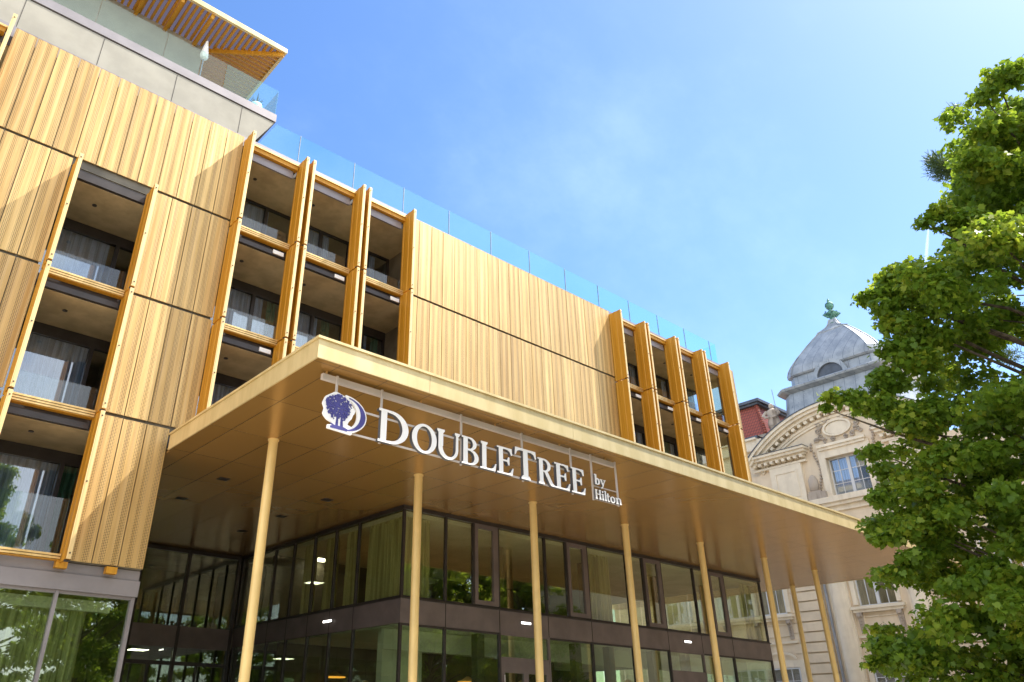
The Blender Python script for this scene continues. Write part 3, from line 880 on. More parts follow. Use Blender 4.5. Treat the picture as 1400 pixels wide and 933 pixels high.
def put_col(x, y):
    global colp
    if colp is None:
        a = MB().lathe([(.107, 0), (.107, ZS - GZ - .03), (.125, ZS - GZ - .03), (.125, ZS - GZ)], (x, y, GZ), 28)
        a.v = a.v
        colp = a.build('column', M['column'], can, (x, y, GZ), smooth=True)
        MB().lathe([(.17, 0), (.17, .03)], (x, y, GZ), 24).build('base_plate', M['dark'], colp)
        return
    c = copy_part(colp, can, (x, y, GZ))
    for ch in colp.children: copy_part(ch, c, (x, y, GZ))
for x in (7.50, 11.64, 15.78, 19.92, 24.02, 28.16, 32.0): put_col(x, 15.42)
put_col(34.95, 18.0)

for i, (x, y) in enumerate([(8.0, 19.09), (7.95, 21.7), (11.16, 19.09), (11.13, 21.7), (11.12, 24.35), (7.95, 24.35)]):
    d = empty('downlight', (x, y, ZS - .012), 'small dark square downlight in the brown soffit, %s' %
        ['front left one over the entrance recess', 'second back on the left', 'front right one beside the glass box', 'second back beside the glass box',
         'rear one beside the glass box', 'rearmost on the left over the recess'][i], 'downlight', 'square downlights in the soffit')
    MB().box(x - .14, x + .14, y - .14, y - .10, ZS - .012, ZS - .001).box(x - .14, x + .14, y + .10, y + .14, ZS - .012, ZS - .001) \
        .box(x - .14, x - .10, y - .10, y + .10, ZS - .012, ZS - .001).box(x + .10, x + .14, y - .10, y + .10, ZS - .012, ZS - .001).build('frame', M['dark'], d)
    MB().box(x - .099, x + .099, y - .099, y + .099, ZS - .006, ZS - .002).build('lens', M['dark'], d)

# ------------------------------------------------------------------ sign
SY = 11.25
sign = empty('hanging_sign', (10.4, 11.3, 4.6), 'white serif lettering with an indigo tree emblem hanging below the canopy edge', 'sign')
MB().box(6.33, 14.50, 11.35, 11.43, 5.58, 5.69).build('top_rail', M['railwhite'], sign)
hg = MB()
for x in (6.42, 8.6, 10.6, 12.6, 14.2): hg.box(x - .012, x + .012, 11.37, 11.41, 5.691, 5.749); 
hg.build('hanger', M['trim'], sign)
for x, z0, z1 in ((6.62, 5.28, 5.70), (7.62, 4.63, 5.70), (9.60, 4.62, 5.70), (11.33, 4.62, 5.70), (12.88, 4.62, 5.70), (13.585, 4.62, 5.70), (14.47, 4.62, 5.70)):
    MB().box(x - .02, x + .02, 11.315, 11.345, z0, z1).build('post', M['railwhite'], sign)
MB().box(7.0, 13.2, 11.32, 11.34, 5.13, 5.165).box(6.9, 13.2, 11.32, 11.34, 4.66, 4.695).build('cross_rail', M['railwhite'], sign)
MB().box(13.58, 14.48, 11.32, 11.34, 4.95, 4.97).box(13.58, 14.48, 11.32, 11.34, 4.64, 4.66).build('cross_rail', M['railwhite'], sign)

def arc(cx, cz, rx, rz, a0, a1, n=18):
    return [(cx + rx * math.cos(R(a0 + (a1 - a0) * i / n)), cz + rz * math.sin(R(a0 + (a1 - a0) * i / n))) for i in range(n + 1)]
def letter(ch):
    """strokes of a serif letter in a unit box: list of ('p',pts) or ('s',A,B,closed); returns width too"""
    S = .195; t = .072; se = .06       # stem, hairline, serif reach
    def ser(x0, x1, z, up):            # bracketed serif slab under / over a stem
        d = t if up else -t
        return ('p', [(x0 - se, z), (x1 + se, z), (x1 + se, z + d * .8), (x1, z + d * 1.7), (x0, z + d * 1.7), (x0 - se, z + d * .8)])
    P = []
    if ch == 'D':
        w = 1.04; P += [('p', [(.08, .03), (.08 + S, .03), (.08 + S, .97), (.08, .97)])]
        P += [('s', [(.0, 1), (.3, 1)] + arc(.42, .5, .62, .5, 90, -90, 26) + [(.3, 0), (0, 0)],
               [(.0, .93), (.3, .93)] + arc(.40, .5, .43, .42, 90, -90, 26) + [(.3, .07), (0, .07)], False)]
    elif ch == 'O':
        w = 1.02; P += [('s', arc(.51, .5, .51, .52, 0, 350, 35), arc(.51, .5, .315, .435, 0, 350, 35), True)]
    elif ch == 'U':
        w = 1.06
        A = [(.10, .96)] + [(.10, .42)] + arc(.53, .38, .43, .40, 180, 360, 20) + [(.96, .96)]
        B = [(.10 + S, .96)] + [(.10 + S, .42)] + arc(.565, .40, .29, .32, 180, 360, 20) + [(.96 - .085, .96)]
        P += [('s', A, B, False), ser(.10, .10 + S, 1, False), ser(.96 - .085, .96, 1, False)]
    elif ch == 'B':
        w = .78; P += [('p', [(.08, .03), (.08 + S, .03), (.08 + S, .97), (.08, .97)])]
        P += [('s', [(0, 1), (.3, 1)] + arc(.36, .765, .33, .235, 90, -90, 14) + [(.2, .53)], [(0, .945), (.3, .945)] + arc(.34, .76, .19, .185, 90, -90, 14) + [(.2, .575)], False)]
        P += [('s', [(.2, .56)] + arc(.38, .28, .40, .28, 90, -90, 16) + [(.0, 0)], [(.2, .505)] + arc(.36, .28, .24, .225, 90, -90, 16) + [(.0, .055)], False)]
    elif ch == 'L':
        w = .78; P += [('p', [(.10, .03), (.10 + S, .03), (.10 + S, .97), (.10, .97)]), ser(.10, .10 + S, 1, False),
                       ('p', [(.0, 0), (.72, 0), (.78, .27), (.74, .28), (.64, .12), (.52, .06), (0, .055)])]
    elif ch == 'E':
        w = .82; P += [('p', [(.10, .03), (.10 + S, .03), (.10 + S, .97), (.10, .97)]),
                       ('p', [(.0, 0), (.76, 0), (.82, .27), (.78, .28), (.68, .12), (.56, .06), (0, .055)]),
                       ('p', [(.0, 1), (.74, 1), (.76, .76), (.72, .75), (.64, .89), (.52, .94), (0, .945)]),
                       ('p', [(.2, .48), (.2, .54), (.50, .54), (.56, .66), (.61, .66), (.61, .36), (.56, .36), (.50, .48)])]
    elif ch == 'T':
        w = .96; P += [('p', [(.48 - S / 2, .03), (.48 + S / 2, .03), (.48 + S / 2, .97), (.48 - S / 2, .97)]), ser(.48 - S / 2 - .04, .48 + S / 2 + .04, 0, True),
                       ('p', [(.03, 1), (.93, 1), (.96, .76), (.92, .75), (.86, .88), (.74, .925), (.22, .925), (.10, .88), (.04, .75), (0, .76)])]
    elif ch == 'R':
        w = .98; P += [('p', [(.09, .03), (.09 + S, .03), (.09 + S, .97), (.09, .97)]), ser(.09, .09 + S, 0, True),
                       ('s', [(0, 1), (.32, 1)] + arc(.36, .745, .36, .255, 90, -90, 16) + [(.2, .49)], [(0, .945), (.32, .945)] + arc(.35, .74, .20, .20, 90, -90, 16) + [(.2, .54)], False),
                       ('p', [(.33, .53), (.52, .53), (.80, .12), (.90, .05), (1.0, .04), (.98, 0), (.74, 0), (.66, .05)])]
    elif ch == 'H':
        w = 1.0
        for x in (.12, .88 - S): P += [('p', [(x, .03), (x + S, .03), (x + S, .97), (x, .97)]), ser(x, x + S, 0, True), ser(x, x + S, 1, False)]
        P += [('p', [(.2, .47), (.8, .47), (.8, .55), (.2, .55)])]
    elif ch in 'il':
        h = 1.06 if ch == 'l' else .66; w = .42; S2 = .22
        P += [('p', [(.13, .03), (.13 + S2, .03), (.13 + S2, h), (.13, h)]), ser(.13, .13 + S2, 0, True), ('p', [(.0, h), (.2, h), (.2, h - .07), (.0, h - .10)])]
        if ch == 'i': P += [('p', arc(.21, .88, .11, .11, 0, 340, 12))]
    elif ch == 't':
        w = .5; P += [('s', [(.12, .88), (.12, .2)] + arc(.32, .17, .20, .18, 180, 310, 10), [(.29, .88), (.29, .2)] + arc(.37, .18, .09, .08, 180, 310, 10), False),
                      ('p', [(.0, .58), (.48, .58), (.48, .66), (.0, .66)])]
    elif ch == 'o':
        w = .72; P += [('s', arc(.36, .33, .36, .35, 0, 350, 30), arc(.36, .33, .15, .26, 0, 350, 30), True)]
    elif ch == 'n':
        w = .86; S2 = .21
        P += [('p', [(.12, .03), (.12 + S2, .03), (.12 + S2, .66), (.12, .66)]), ser(.12, .12 + S2, 0, True), ('p', [(.0, .66), (.2, .66), (.2, .58), (.0, .56)]),
              ('s', [(.2, .50)] + arc(.50, .42, .26, .26, 120, 0, 12) + [(.76, .03)], [(.2, .42)] + arc(.47, .40, .12, .18, 120, 0, 12) + [(.59, .03)], False), ser(.59, .76, 0, True)]
    elif ch == 'b':
        w = .78; S2 = .21
        P += [('p', [(.10, .0), (.10 + S2, .03), (.10 + S2, 1.06), (.10, 1.06)]), ('p', [(0, 1.06), (.2, 1.06), (.2, .99), (0, .97)]),
              ('s', arc(.42, .33, .36, .35, 0, 350, 30), arc(.40, .33, .15, .25, 0, 350, 30), True)]
    elif ch == 'y':
        w = .80
        P += [('p', [(.05, .66), (.24, .66), (.47, .08), (.36, -.02)]), ('p', [(.62, .66), (.71, .66), (.36, -.20), (.22, -.30), (.06, -.28), (.08, -.18), (.22, -.19), (.33, -.06)]),
              ('p', [(-.02, .60), (.34, .60), (.34, .66), (-.02, .66)]), ('p', [(.50, .60), (.80, .60), (.80, .66), (.50, .66)])]
    return w, P
def put_letter(ch, x0, x1, z0, h, depth=.09, name=None):
    w, P = letter(ch)
    sx = (x1 - x0) / w
    mb = MB()
    T = lambda p: (x0 + p[0] * sx, z0 + p[1] * h)
    for k, it_ in enumerate(P):
        ya = SY - .0015 * (k + 1)
        # face (white) and body (dark returns)
        if it_[0] == 'p':
            pts = [T(p) for p in it_[1]]
            mb.prism(pts, 'y', ya, ya + .012, 0); mb.prism(pts, 'y', ya + .0121, SY + depth - .0011 * k, 1)
        else:
            A = [T(p) for p in it_[1]]; B = [T(p) for p in it_[2]]
            mb.strip(A, B, 'y', ya, ya + .012, 0, it_[3]); mb.strip(A, B, 'y', ya + .0121, SY + depth - .0011 * k, 1, it_[3])
    return mb.build(name or 'letter', [M['white'], M['signside']], sign)
for ch, x0, x1, h in (('D', 7.53, 8.22, .645), ('O', 8.31, 8.91, .565), ('U', 8.90, 9.52, .575), ('B', 9.555, 10.0, .575), ('L', 10.05, 10.49, .575), ('E', 10.52, 10.98, .575),
                      ('T', 11.03, 11.67, .665), ('R', 11.72, 12.26, .575), ('E', 12.25, 12.73, .575), ('E', 12.78, 13.24, .575)):
    put_letter(ch, x0, x1, 4.65, h)
for ch, x0, x1 in (('b', 13.58, 13.76), ('y', 13.77, 13.97)): put_letter(ch, x0, x1, 4.98, .225, .05)
for ch, x0, x1 in (('H', 13.56, 13.78), ('i', 13.79, 13.87), ('l', 13.885, 13.965), ('t', 13.97, 14.08), ('o', 14.095, 14.27), ('n', 14.285, 14.50)): put_letter(ch, x0, x1, 4.64, .22, .05)
# emblem: white backing plate, indigo D crescent and tree
pl = MB(); yf = SY - .01
rnd = random.Random(3)
cx, cz = 6.645, 5.03
blob = [(cx + (.305 + .022 * math.sin(5 * a + 1) + .012 * math.sin(11 * a)) * math.cos(a) * 1.06, cz + (.31 + .02 * math.sin(4 * a)) * math.sin(a)) for a in [2 * math.pi * i / 44 for i in range(44)]]
pl.prism(blob, 'y', yf, SY + .03, 0)
A = arc(6.76, 4.985, .49, .355, 88, -118, 30); B = arc(6.76, 4.985, .29, .285, 88, -118, 30)
pl.strip(A, B, 'y', yf - .002, SY + .029, 0)
pl.prism([(6.45, 4.635), (6.95, 4.615), (6.95, 4.76), (6.80, 4.80), (6.52, 4.80), (6.54, 4.72), (6.45, 4.70)], 'y', yf - .004, SY + .028, 0)
pl.prism(arc(6.66, 4.80, .13, .12, 0, 180, 8), 'y', yf - .005, SY + .027, 0)
pl.build('emblem_plate', [M['white']], sign)
nv = MB()
A = arc(6.77, 4.985, .455, .325, 80, -128, 30); B = arc(6.73, 4.985, .365, .305, 80, -128, 30)
B = [(6.77 + (.435 - .095 * math.sin(math.pi * i / 30) ** .7) * math.cos(R(80 - 208 * i / 30)), 4.985 + (.30) * math.sin(R(80 - 208 * i / 30))) for i in range(31)]
nv.strip(A, B, 'y', yf - .008, yf - .0045, 0)
nv.prism([(6.50, 4.655), (6.85, 4.655), (6.85, 4.70), (6.76, 4.72), (6.735, 4.90), (6.70, 4.90), (6.70, 4.72), (6.655, 4.72), (6.65, 4.90), (6.615, 4.90), (6.60, 4.72), (6.50, 4.69)], 'y', yf - .010, yf - .0052, 0)
n = 0
for i in range(430):
    a = rnd.uniform(0, 6.283); q = math.sqrt(rnd.random())
    x = cx + math.cos(a) * q * .265 * (1.0 + .1 * math.sin(3 * a)); z = cz + .03 + math.sin(a) * q * .245
    if z < 4.86 and abs(x - cx) < .07: continue
    r0 = rnd.uniform(.010, .021) if q > .8 else rnd.uniform(.014, .026)
    m = rnd.choice((5, 6, 7)); ph = rnd.uniform(0, 6)
    pts = [(x + r0 * (1 + .4 * ((k % 2) - .5)) * math.cos(6.283 * k / m + ph), z + r0 * (1 + .4 * ((k % 2) - .5)) * math.sin(6.283 * k / m + ph)) for k in range(m)]
    nv.prism(pts, 'y', yf - .008 - .00002 * i, yf - .0048, 0)
nv.build('emblem', [M['navy']], sign)

# ------------------------------------------------------------------ old building
OX = 42.0; OC = 17.25
old = empty('historic_building', (46.0, 17.25, GZ), 'cream baroque revival building with arched gable, grey zinc dome and red tiled mansard', 'building')
O_ = old
W = MB()
W.box(OX + .9, 56, -6, 34, GZ, 13.2)
W.box(OX, OX + .899, -6, 14.93, GZ, 11.0).box(OX, OX + .899, 19.57, 34, GZ, 11.0)
W.box(OX, OX + .5, 14.932, OC + .10 - .951, 5.502, 7.898).box(OX, OX + .5, OC + .10 + .951, 19.568, 5.502, 7.898)
W.box(OX, OX + .899, 14.932, 19.568, GZ, 3.298)
W.box(OX, OX + .899, 14.931, 19.569, 7.9, 11.0).box(OX, OX + .899, 14.931, 19.569, 3.3, 5.5)
W.build('wall', M['stone'], O_)
# rusticated strip with recessed joints: stacked courses
for y0, y1 in ((20.0, 21.5), (13.0, 14.5)):
    ru = MB()
    for k in range(20):
        z = GZ + .3 + k * .5022 - .2
        if z + .5 > 8.6: break
        ru.prism([(y0 + .0, z + .035), (y1 - .0, z + .035), (y1, z + .465), (y0, z + .465)], 'x', OX - .16, OX - .001)
        ru.box(OX - .05, OX - .002, y0 + .02, y1 - .02, z - .03, z + .02)
    ru.build('rusticated_pilaster', M['stone'], O_)
for y0, y1 in ((21.5, 22.1), (12.4, 13.0)):
    ru = MB()
    for k in range(20):
        z = GZ + .1 + k * .5022
        if z + .5 > 8.6: break
        ru.box(OX - .05, OX - .001, y0 + .01, y1, z + .02, z + .48)
    ru.build('quoin', M['stone'], O_)
# giant pilasters each side of the bay
for s in (1, -1):
    yc = OC + s * 1.92
    p_ = MB()
    A = arc(yc, 0, .42, .36, 0, 180, 10)
    p_.add([(OX - .02 - q, y, z) for z in (GZ, 10.2) for y, q in A], [(i, i + 1, i + 12, i + 11) for i in range(10)])
    p_.box(OX - .10, OX - .001, yc - .5, yc + .5, GZ, 10.2)
    p_.build('pilaster', M['stonew'], O_, smooth=True)
MB().tube([(OX - .14, 19.80, GZ), (OX - .14, 19.80, 10.4)], .07, 10).build('rain_pipe', M['pipe'], O_, smooth=True)
# cornice band under the attic window
c_ = MB()
for z0, z1, d in ((10.35, 10.62, .12), (10.62, 10.80, .30), (10.80, 11.10, .42)):
    c_.box(OX - d, OX - .001, 5, 30, z0, z1 - .002)
c_.box(OX - .2, OX - .001, 5, 30, 9.55, 9.7)
c_.build('cornice', M['stonew'], O_)
# attic (gable) wall with arched top
R0 = 7.55; CZ = 16.25 - R0
att = MB()
pts = [(OC + 5.4, 13.2)] + [(OC + R0 * .93 * math.cos(R(a)), CZ + R0 * .93 * math.sin(R(a))) for a in range(47, 134, 4)] + [(OC - 5.4, 13.2)]
att.prism([(OC + 5.1, 11.101), (OC + 5.1, 13.2)] + [p for p in pts if p[1] > 13.25] + [(OC - 5.1, 13.2), (OC - 5.1, 11.101)], 'x', OX + .9, OX + 1.3)
# front skin of the gable, around the window opening
oz0, oz1, oy = 11.10, 13.26, 1.05
wl_ = [(OC + 5.1, 11.101), (OC + oy, 11.101), (OC + oy, oz1), (OC, oz1)]
top = [(OC + R0 * .93 * math.cos(R(a)), CZ + R0 * .93 * math.sin(R(a))) for a in range(90, 46, -4)]
for s in (1, -1):
    half = [(0, oz1)] + [(0, top[0][1])] + [(p[0] - OC, p[1]) for p in top[1:]] + [(5.1, 13.2), (5.1, 11.101), (oy, 11.101), (oy, oz1)]
    att.prism([(OC + s * y, z) for y, z in half], 'x', OX, OX + .9)
att.build('gable_wall', M['stone'], O_)
# arched cornice in three steps, flashing on top, modillions below
ar = MB()
def arcband(r0, r1, x0, x1, a0=43, a1=137, mb=None):
    A = [(OC + r0 * math.cos(R(a)), CZ + r0 * math.sin(R(a))) for a in np.linspace(a0, a1, 36)]
    B = [(OC + r1 * math.cos(R(a)), CZ + r1 * math.sin(R(a))) for a in np.linspace(a0, a1, 36)]
    (mb or ar).strip(A, B, 'x', x0, x1)
arcband(R0, R0 - .16, OX - .72, OX + .5); arcband(R0 - .161, R0 - .32, OX - .60, OX + .5); arcband(R0 - .321, R0 - .50, OX - .42, OX + .5)
arcband(R0 - .70, R0 - .85, OX - .14, OX - .001); arcband(R0 - .851, R0 - .98, OX - .08, OX - .001)
ar.build('arched_cornice', M['stonew'], O_)
fl = MB(); arcband(R0 + .05, R0 + .001, OX - .76, OX + 1.35, mb=fl); fl.build('flashing', M['zincdark'], O_)
md = MB()
for a in np.arange(46, 135, 3.4):
    if False: continue
    u = Vector((0, math.cos(R(a)), math.sin(R(a)))); t_ = Vector((0, -math.sin(R(a)), math.cos(R(a)))); o = Vector((0, OC, CZ))
    vs = []
    for x in (OX - .36, OX - .001):
        for rr in (R0 - .69, R0 - .505):
            for q in (-.10, .10): vs.append((x, *(o + u * rr + t_ * q)[1:]))
    md.add(vs, [(0, 1, 3, 2), (4, 6, 7, 5), (0, 4, 5, 1), (2, 3, 7, 6), (0, 2, 6, 4), (1, 5, 7, 3)])
md.build('modillion', M['stonew'], O_)
# horizontal return cornices and blocks
for s in (1, -1):
    def yy(a): return OC + s * a
    c_ = MB()
    for z0, z1, d, e_ in ((14.02, 14.16, .66, .0), (13.86, 14.018, .54, .06), (13.74, 13.858, .34, .14), (13.36, 13.48, .22, .2)):
        c_.box(OX - d, OX - .001, yy(1.9 + e_), yy(5.3), z0, z1)
    for k in range(9): c_.box(OX - .44, OX - .002, yy(2.15 + .36 * k), yy(2.32 + .36 * k), 13.58, 13.739)
    c_.build('cornice', M['stonew'], O_)
    MB().box(OX - .70, OX - .01, yy(1.88), yy(5.32), 14.161, 14.19).build('flashing', M['zincdark'], O_)
    p_ = MB().box(OX - .20, OX - .001, yy(2.45), yy(4.35), 11.12, 13.35)
    p_.box(OX - .24, OX - .201, yy(2.75), yy(2.82), 11.5, 13.0).box(OX - .24, OX - .201, yy(4.0), yy(4.07), 11.5, 13.0)
    p_.box(OX - .24, OX - .201, yy(2.821), yy(3.999), 11.5, 11.57).box(OX - .24, OX - .201, yy(2.821), yy(3.999), 12.93, 13.0)
    p_.build('attic_pier', M['stonew'], O_)
    q = MB().box(OX - .30, OX - .001, yy(1.35), yy(2.35), 11.10, 11.5).box(OX - .26, OX - .01, yy(1.6), yy(2.3), 11.501, 11.60)
    q.lathe([(.14, 0), (.24, .1), (.28, .35), (.26, .65), (.16, .85), (.05, .93)], (OX - .02, yy(2.02), 11.60), 14, sx=.9)
    q.build('urn', M['ornament'], O_, smooth=True)
# window of the gable
f = MB()
fr_o = 1.42
f.box(OX - .10, OX - .001, OC - fr_o, OC - oy - .001, 11.12, 13.80).box(OX - .10, OX - .001, OC + oy + .001, OC + fr_o, 11.12, 13.80)
f.box(OX - .10, OX - .001, OC - oy, OC + oy, 13.27, 13.80)
f.box(OX - .20, OX - .101, OC - fr_o + .15, OC + fr_o - .15, 13.70, 13.85).box(OX - .28, OX - .101, OC - fr_o + .1, OC + fr_o - .1, 13.851, 14.0)
f.box(OX - .13, OX - .101, OC - fr_o + .28, OC - oy - .02, 11.3, 13.27).box(OX - .13, OX - .101, OC + oy + .02, OC + fr_o - .28, 11.3, 13.27)
f.build('window_surround', M['stonew'], O_)
def casement(yc, z0, z1, w, x, parent, nrow=2, rows=None, curtain=False):
    wf = MB()
    t = .07
    wf.box(x, x + .08, yc - w, yc - w + t, z0, z1).box(x, x + .08, yc + w - t, yc + w, z0, z1)
    wf.box(x, x + .08, yc - w + t, yc + w - t, z1 - t, z1).box(x, x + .08, yc - w + t, yc + w - t, z0, z0 + t)
    wf.box(x - .02, x + .08, yc - .08, yc + .08, z0 + t, z1 - t)
    for s in (1, -1):
        m_ = yc + s * w / 2 + s * .01
        wf.box(x + .01, x + .05, m_ - .018, m_ + .018, z0 + t, z1 - t)
        for k in range(1, nrow):
            z = z0 + (z1 - z0) * k / nrow
            a_, b_ = sorted((yc + s * .081, yc + s * (w - t)))
            wf.box(x + .012, x + .048, a_, b_, z - .018, z + .018)
    wo = wf.build('window', M['wframe'], parent)
    MB().box(x + .03, x + .036, yc - w + t, yc + w - t, z0 + t, z1 - t).build('pane', M['glassdark'], wo)
    if curtain:
        c = MB().box(x + .05, x + .06, yc - w + t, yc + w - t, z0 + t, z1 - t).build('blind', curtain, wo)
    return wo
M['ochre'] = simple('ochre blind', (.42, .30, .12), .9, 0, .2, 2, stretch=(1, 6, .5))
M['lace'] = simple('white net curtain', (.62, .60, .58), .9, 0, .1, 3)
casement(OC, 11.12, 13.26, oy, OX + .25, O_, 3)
MB().box(OX + .7, OX + .72, OC - oy, OC + oy, 11.12, 13.26).build('room_curtain', M['curtgrey'], O_)
MB().box(OX + .35, OX + .37, OC - oy, OC + oy, 11.12, 11.75).build('net_curtain', M['lace'], O_)
# cartouche above the window: oval plate, ring and scroll work
cy_, cz_ = OC + .05, 14.82
ct = MB()
ct.strip([(cy_ + .80 * math.cos(a), cz_ + .47 * math.sin(a)) for a in np.linspace(0, 6.1, 32)], [(cy_ + .68 * math.cos(a), cz_ + .37 * math.sin(a)) for a in np.linspace(0, 6.1, 32)], 'x', OX - .14, OX - .001, closed=True)
ct.prism([(cy_ + .66 * math.cos(a), cz_ + .35 * math.sin(a)) for a in np.linspace(0, 6.1, 28)], 'x', OX - .07, OX - .002)
ct.build('cartouche', M['stonew'], O_)
oc = MB(); rnd = random.Random(11); gl_ = {1: MB(), -1: MB()}
def scroll(y, z, r0, turns=1.6, ph=0, mir=1):
    pts = []; rad = []
    for i in range(16):
        t = i / 15; a = ph + mir * t * turns * 6.283; r_ = r0 * (1 - .85 * t)
        pts.append((OX - .06 - .05 * t, y + r_ * math.cos(a), z + r_ * math.sin(a))); rad.append(.045 * (1 - .4 * t))
    oc.tube(pts, rad, 6)
for s in (1, -1):
    for (dy, dz, r_) in ((.95, .35, .2), (1.08, .05, .17), (.98, -.3, .18), (.6, .62, .2), (.25, .68, .16), (1.15, .55, .14), (.75, -.55, .16), (.35, -.6, .13), (1.25, -.45, .14)):
        scroll(cy_ + s * dy, cz_ + dz, r_, rnd.uniform(1.1, 1.8), rnd.uniform(0, 6), s)
    # hanging garlands beside the window frame
    for k in range(16):
        z = 14.15 - .165 * k; y = OC + s * (1.55 + .10 * math.sin(k * .5) + (.12 if k < 3 else 0))
        gl_[s].lathe([(.02, 0), (.075, .05), (.08, .10), (.02, .16)], (OX - .05, y + rnd.uniform(-.02, .02), z), 7)
oc.build('scrollwork', M['ornament'], O_, smooth=True)
for s in (1, -1): gl_[s].build('garland', M['ornament'], O_, smooth=True)
# first floor windows
def main_window(yc, w=.95):
    s_ = MB()
    s_.box(OX - .12, OX - .001, yc - w - .22, yc - w, 5.6, 8.4).box(OX - .12, OX - .001, yc + w, yc + w + .22, 5.6, 8.4).box(OX - .12, OX - .001, yc - w, yc + w, 8.15, 8.4)
    s_.box(OX - .30, OX - .002, yc - w - .35, yc + w + .35, 5.36, 5.50).box(OX - .22, OX - .002, yc - w - .28, yc + w + .28, 5.22, 5.358)
    s_.box(OX - .06, OX - .002, yc - w + .1, yc + w - .1, 4.42, 4.46).box(OX - .06, OX - .002, yc - w + .1, yc + w - .1, 5.0, 5.04)
    s_.box(OX - .06, OX - .002, yc - w + .1, yc - w + .14, 4.461, 4.999).box(OX - .06, OX - .002, yc + w - .14, yc + w - .1, 4.461, 4.999)
    s_.box(OX - .10, OX - .002, yc - w - .3, yc + w + .3, 4.06, 4.16)
    s_.build('window_surround', M['stonew'], O_)
    for s in (1, -1):
        k_ = MB()
        yk = yc + s * (w + .02)
        k_.prism([(OX - .26, 5.215), (OX - .26, 5.05), (OX - .16, 4.95), (OX - .10, 4.6), (OX - .07, 4.25), (OX - .001, 4.25), (OX - .001, 5.215)], 'y', yk - .12, yk + .12)
        k_.lathe([(.02, 0), (.07, .03), (.07, .09), (.02, .12)], (OX - .24, yk, 5.0), 8)
        for j in range(4): k_.lathe([(.01, 0), (.05, .03), (.05, .07), (.01, .10)], (OX - .15 + .02 * j, yk, 4.80 - .13 * j), 6)
        k_.build('console', M['ornament'], O_)
    casement(yc, 5.52, 8.14, w, OX + .12 if abs(yc - OC) < 1 else OX - .10, O_, 1, curtain=M['ochre'])
for yc in (OC + .10, 23.1, 26.9, 11.2, 7.2): main_window(yc, .95)
MB().box(OX + .6, OX + .62, 14.93, 19.57, 5.5, 8.0).build('inner_wall', M['intdark'], O_)
# ground floor windows with arched ornament
for yc in (OC + .05, 23.0, 26.9, 11.2, 7.2):
    g = MB()
    g.box(OX - .10, OX - .001, yc - 1.25, yc - 1.0, GZ, 2.9).box(OX - .10, OX - .001, yc + 1.0, yc + 1.25, GZ, 2.9).box(OX - .10, OX - .001, yc - 1.25, yc + 1.25, 2.9, 3.25)
    A = [(yc + .95 * math.cos(a), 3.25 + .42 * math.sin(a)) for a in np.linspace(.1, 3.04, 16)]; B = [(yc + .83 * math.cos(a), 3.25 + .33 * math.sin(a)) for a in np.linspace(.1, 3.04, 16)]
    g.strip(A, B, 'x', OX - .16, OX - .11)
    g.build('window_surround', M['stonew'], O_)
    casement(yc, 1.0, 2.88, .98, OX - .09, O_, 3)
    MB().box(OX - .04, OX - .002, yc - .9, yc + .9, GZ + .1, .9).build('window_apron', M['stonew'], O_)
# side wing: parapet, mansard roof
MB().box(OX + .01, OX + .9, 22.351, 34, 11.1, 13.2).build('attic_wall', M['stone'], O_)
MB().box(OX + .01, OX + .9, -6, 12.149, 11.1, 13.2).build('attic_wall', M['stone'], O_)
MB().box(OX + .3, OX + 1.0, 22.0, 34, 13.201, 15.5).box(OX + .05, OX + 1.1, 22.36, 34, 14.8, 14.95).box(OX + .15, OX + 1.0, 22.3, 34, 15.501, 15.62).build('parapet', M['stonew'], O_)
MB().box(OX + .35, OX + 1.05, 22.25, 34, 15.621, 15.78).build('gutter', M['zincdark'], O_)
mf = MB()
x0, x1, y0, y1, z0, z1 = OX + .5, OX + 1.35, 21.75, 22.45, 15.79, 18.0
mf.add([(x0, y0, z0), (x0, 34, z0), (x1, 34, z1), (x1, y1, z1), (52, y0, z0), (52, y1, z1)], [(0, 3, 2, 1), (0, 4, 5, 3)])
mf.build('mansard_roof', M['tile'], O_)
hp = MB()
for k in range(14):     # hip tiles
    t = (k + .5) / 14
    hp.lathe([(.10, 0), (.13, .05), (.08, .16)], (x0 + (x1 - x0) * t - .03, y0 + (y1 - y0) * t - .03, z0 + (z1 - z0) * t - .05), 8)
hp.build('hip_tile', M['tile'], O_)
MB().box(OX + 1.1, 52, 22.2, 34, 18.001, 18.14).box(OX + .95, 52, 22.05, 34, 18.141, 18.32).build('roof_cornice', M['zincdark'], O_)
ur = MB()
ur.add([(OX + 1.0, 22.1, 18.33), (OX + 1.0, 34, 18.33), (OX + 5, 34, 19.9), (OX + 5, 26.5, 19.9), (52, 22.1, 18.33)], [(0, 3, 2, 1), (0, 4, 3)])
ur.build('upper_roof', M['tile'], O_)
# dome
dc = (45.2, OC + .08)
def ring_pts(hx, hy, z, ch=.18):
    c = min(hx, hy) * ch
    return [(dc[0] + x, dc[1] + y, z) for x, y in ((-hx, -hy + c), (-hx, hy - c), (-hx + c, hy), (hx - c, hy), (hx, hy - c), (hx, -hy + c), (hx - c, -hy), (-hx + c, -hy))]
def loft(mb, rings):
    n = 8; base = len(mb.v)
    vs = [p for r_ in rings for p in r_]
    fs = [(i * n + k, i * n + (k + 1) % n, (i + 1) * n + (k + 1) % n, (i + 1) * n + k) for i in range(len(rings) - 1) for k in range(n)]
    fs += [tuple(range(n - 1, -1, -1)), tuple((len(rings) - 1) * n + k for k in range(n))]
    mb.add(vs, fs)
d = MB(); loft(d, [ring_pts(2.75, 3.6, 13.2, .12), ring_pts(2.35, 3.12, 17.85, .2)]); d.build('dome_drum', M['zinc'], O_)
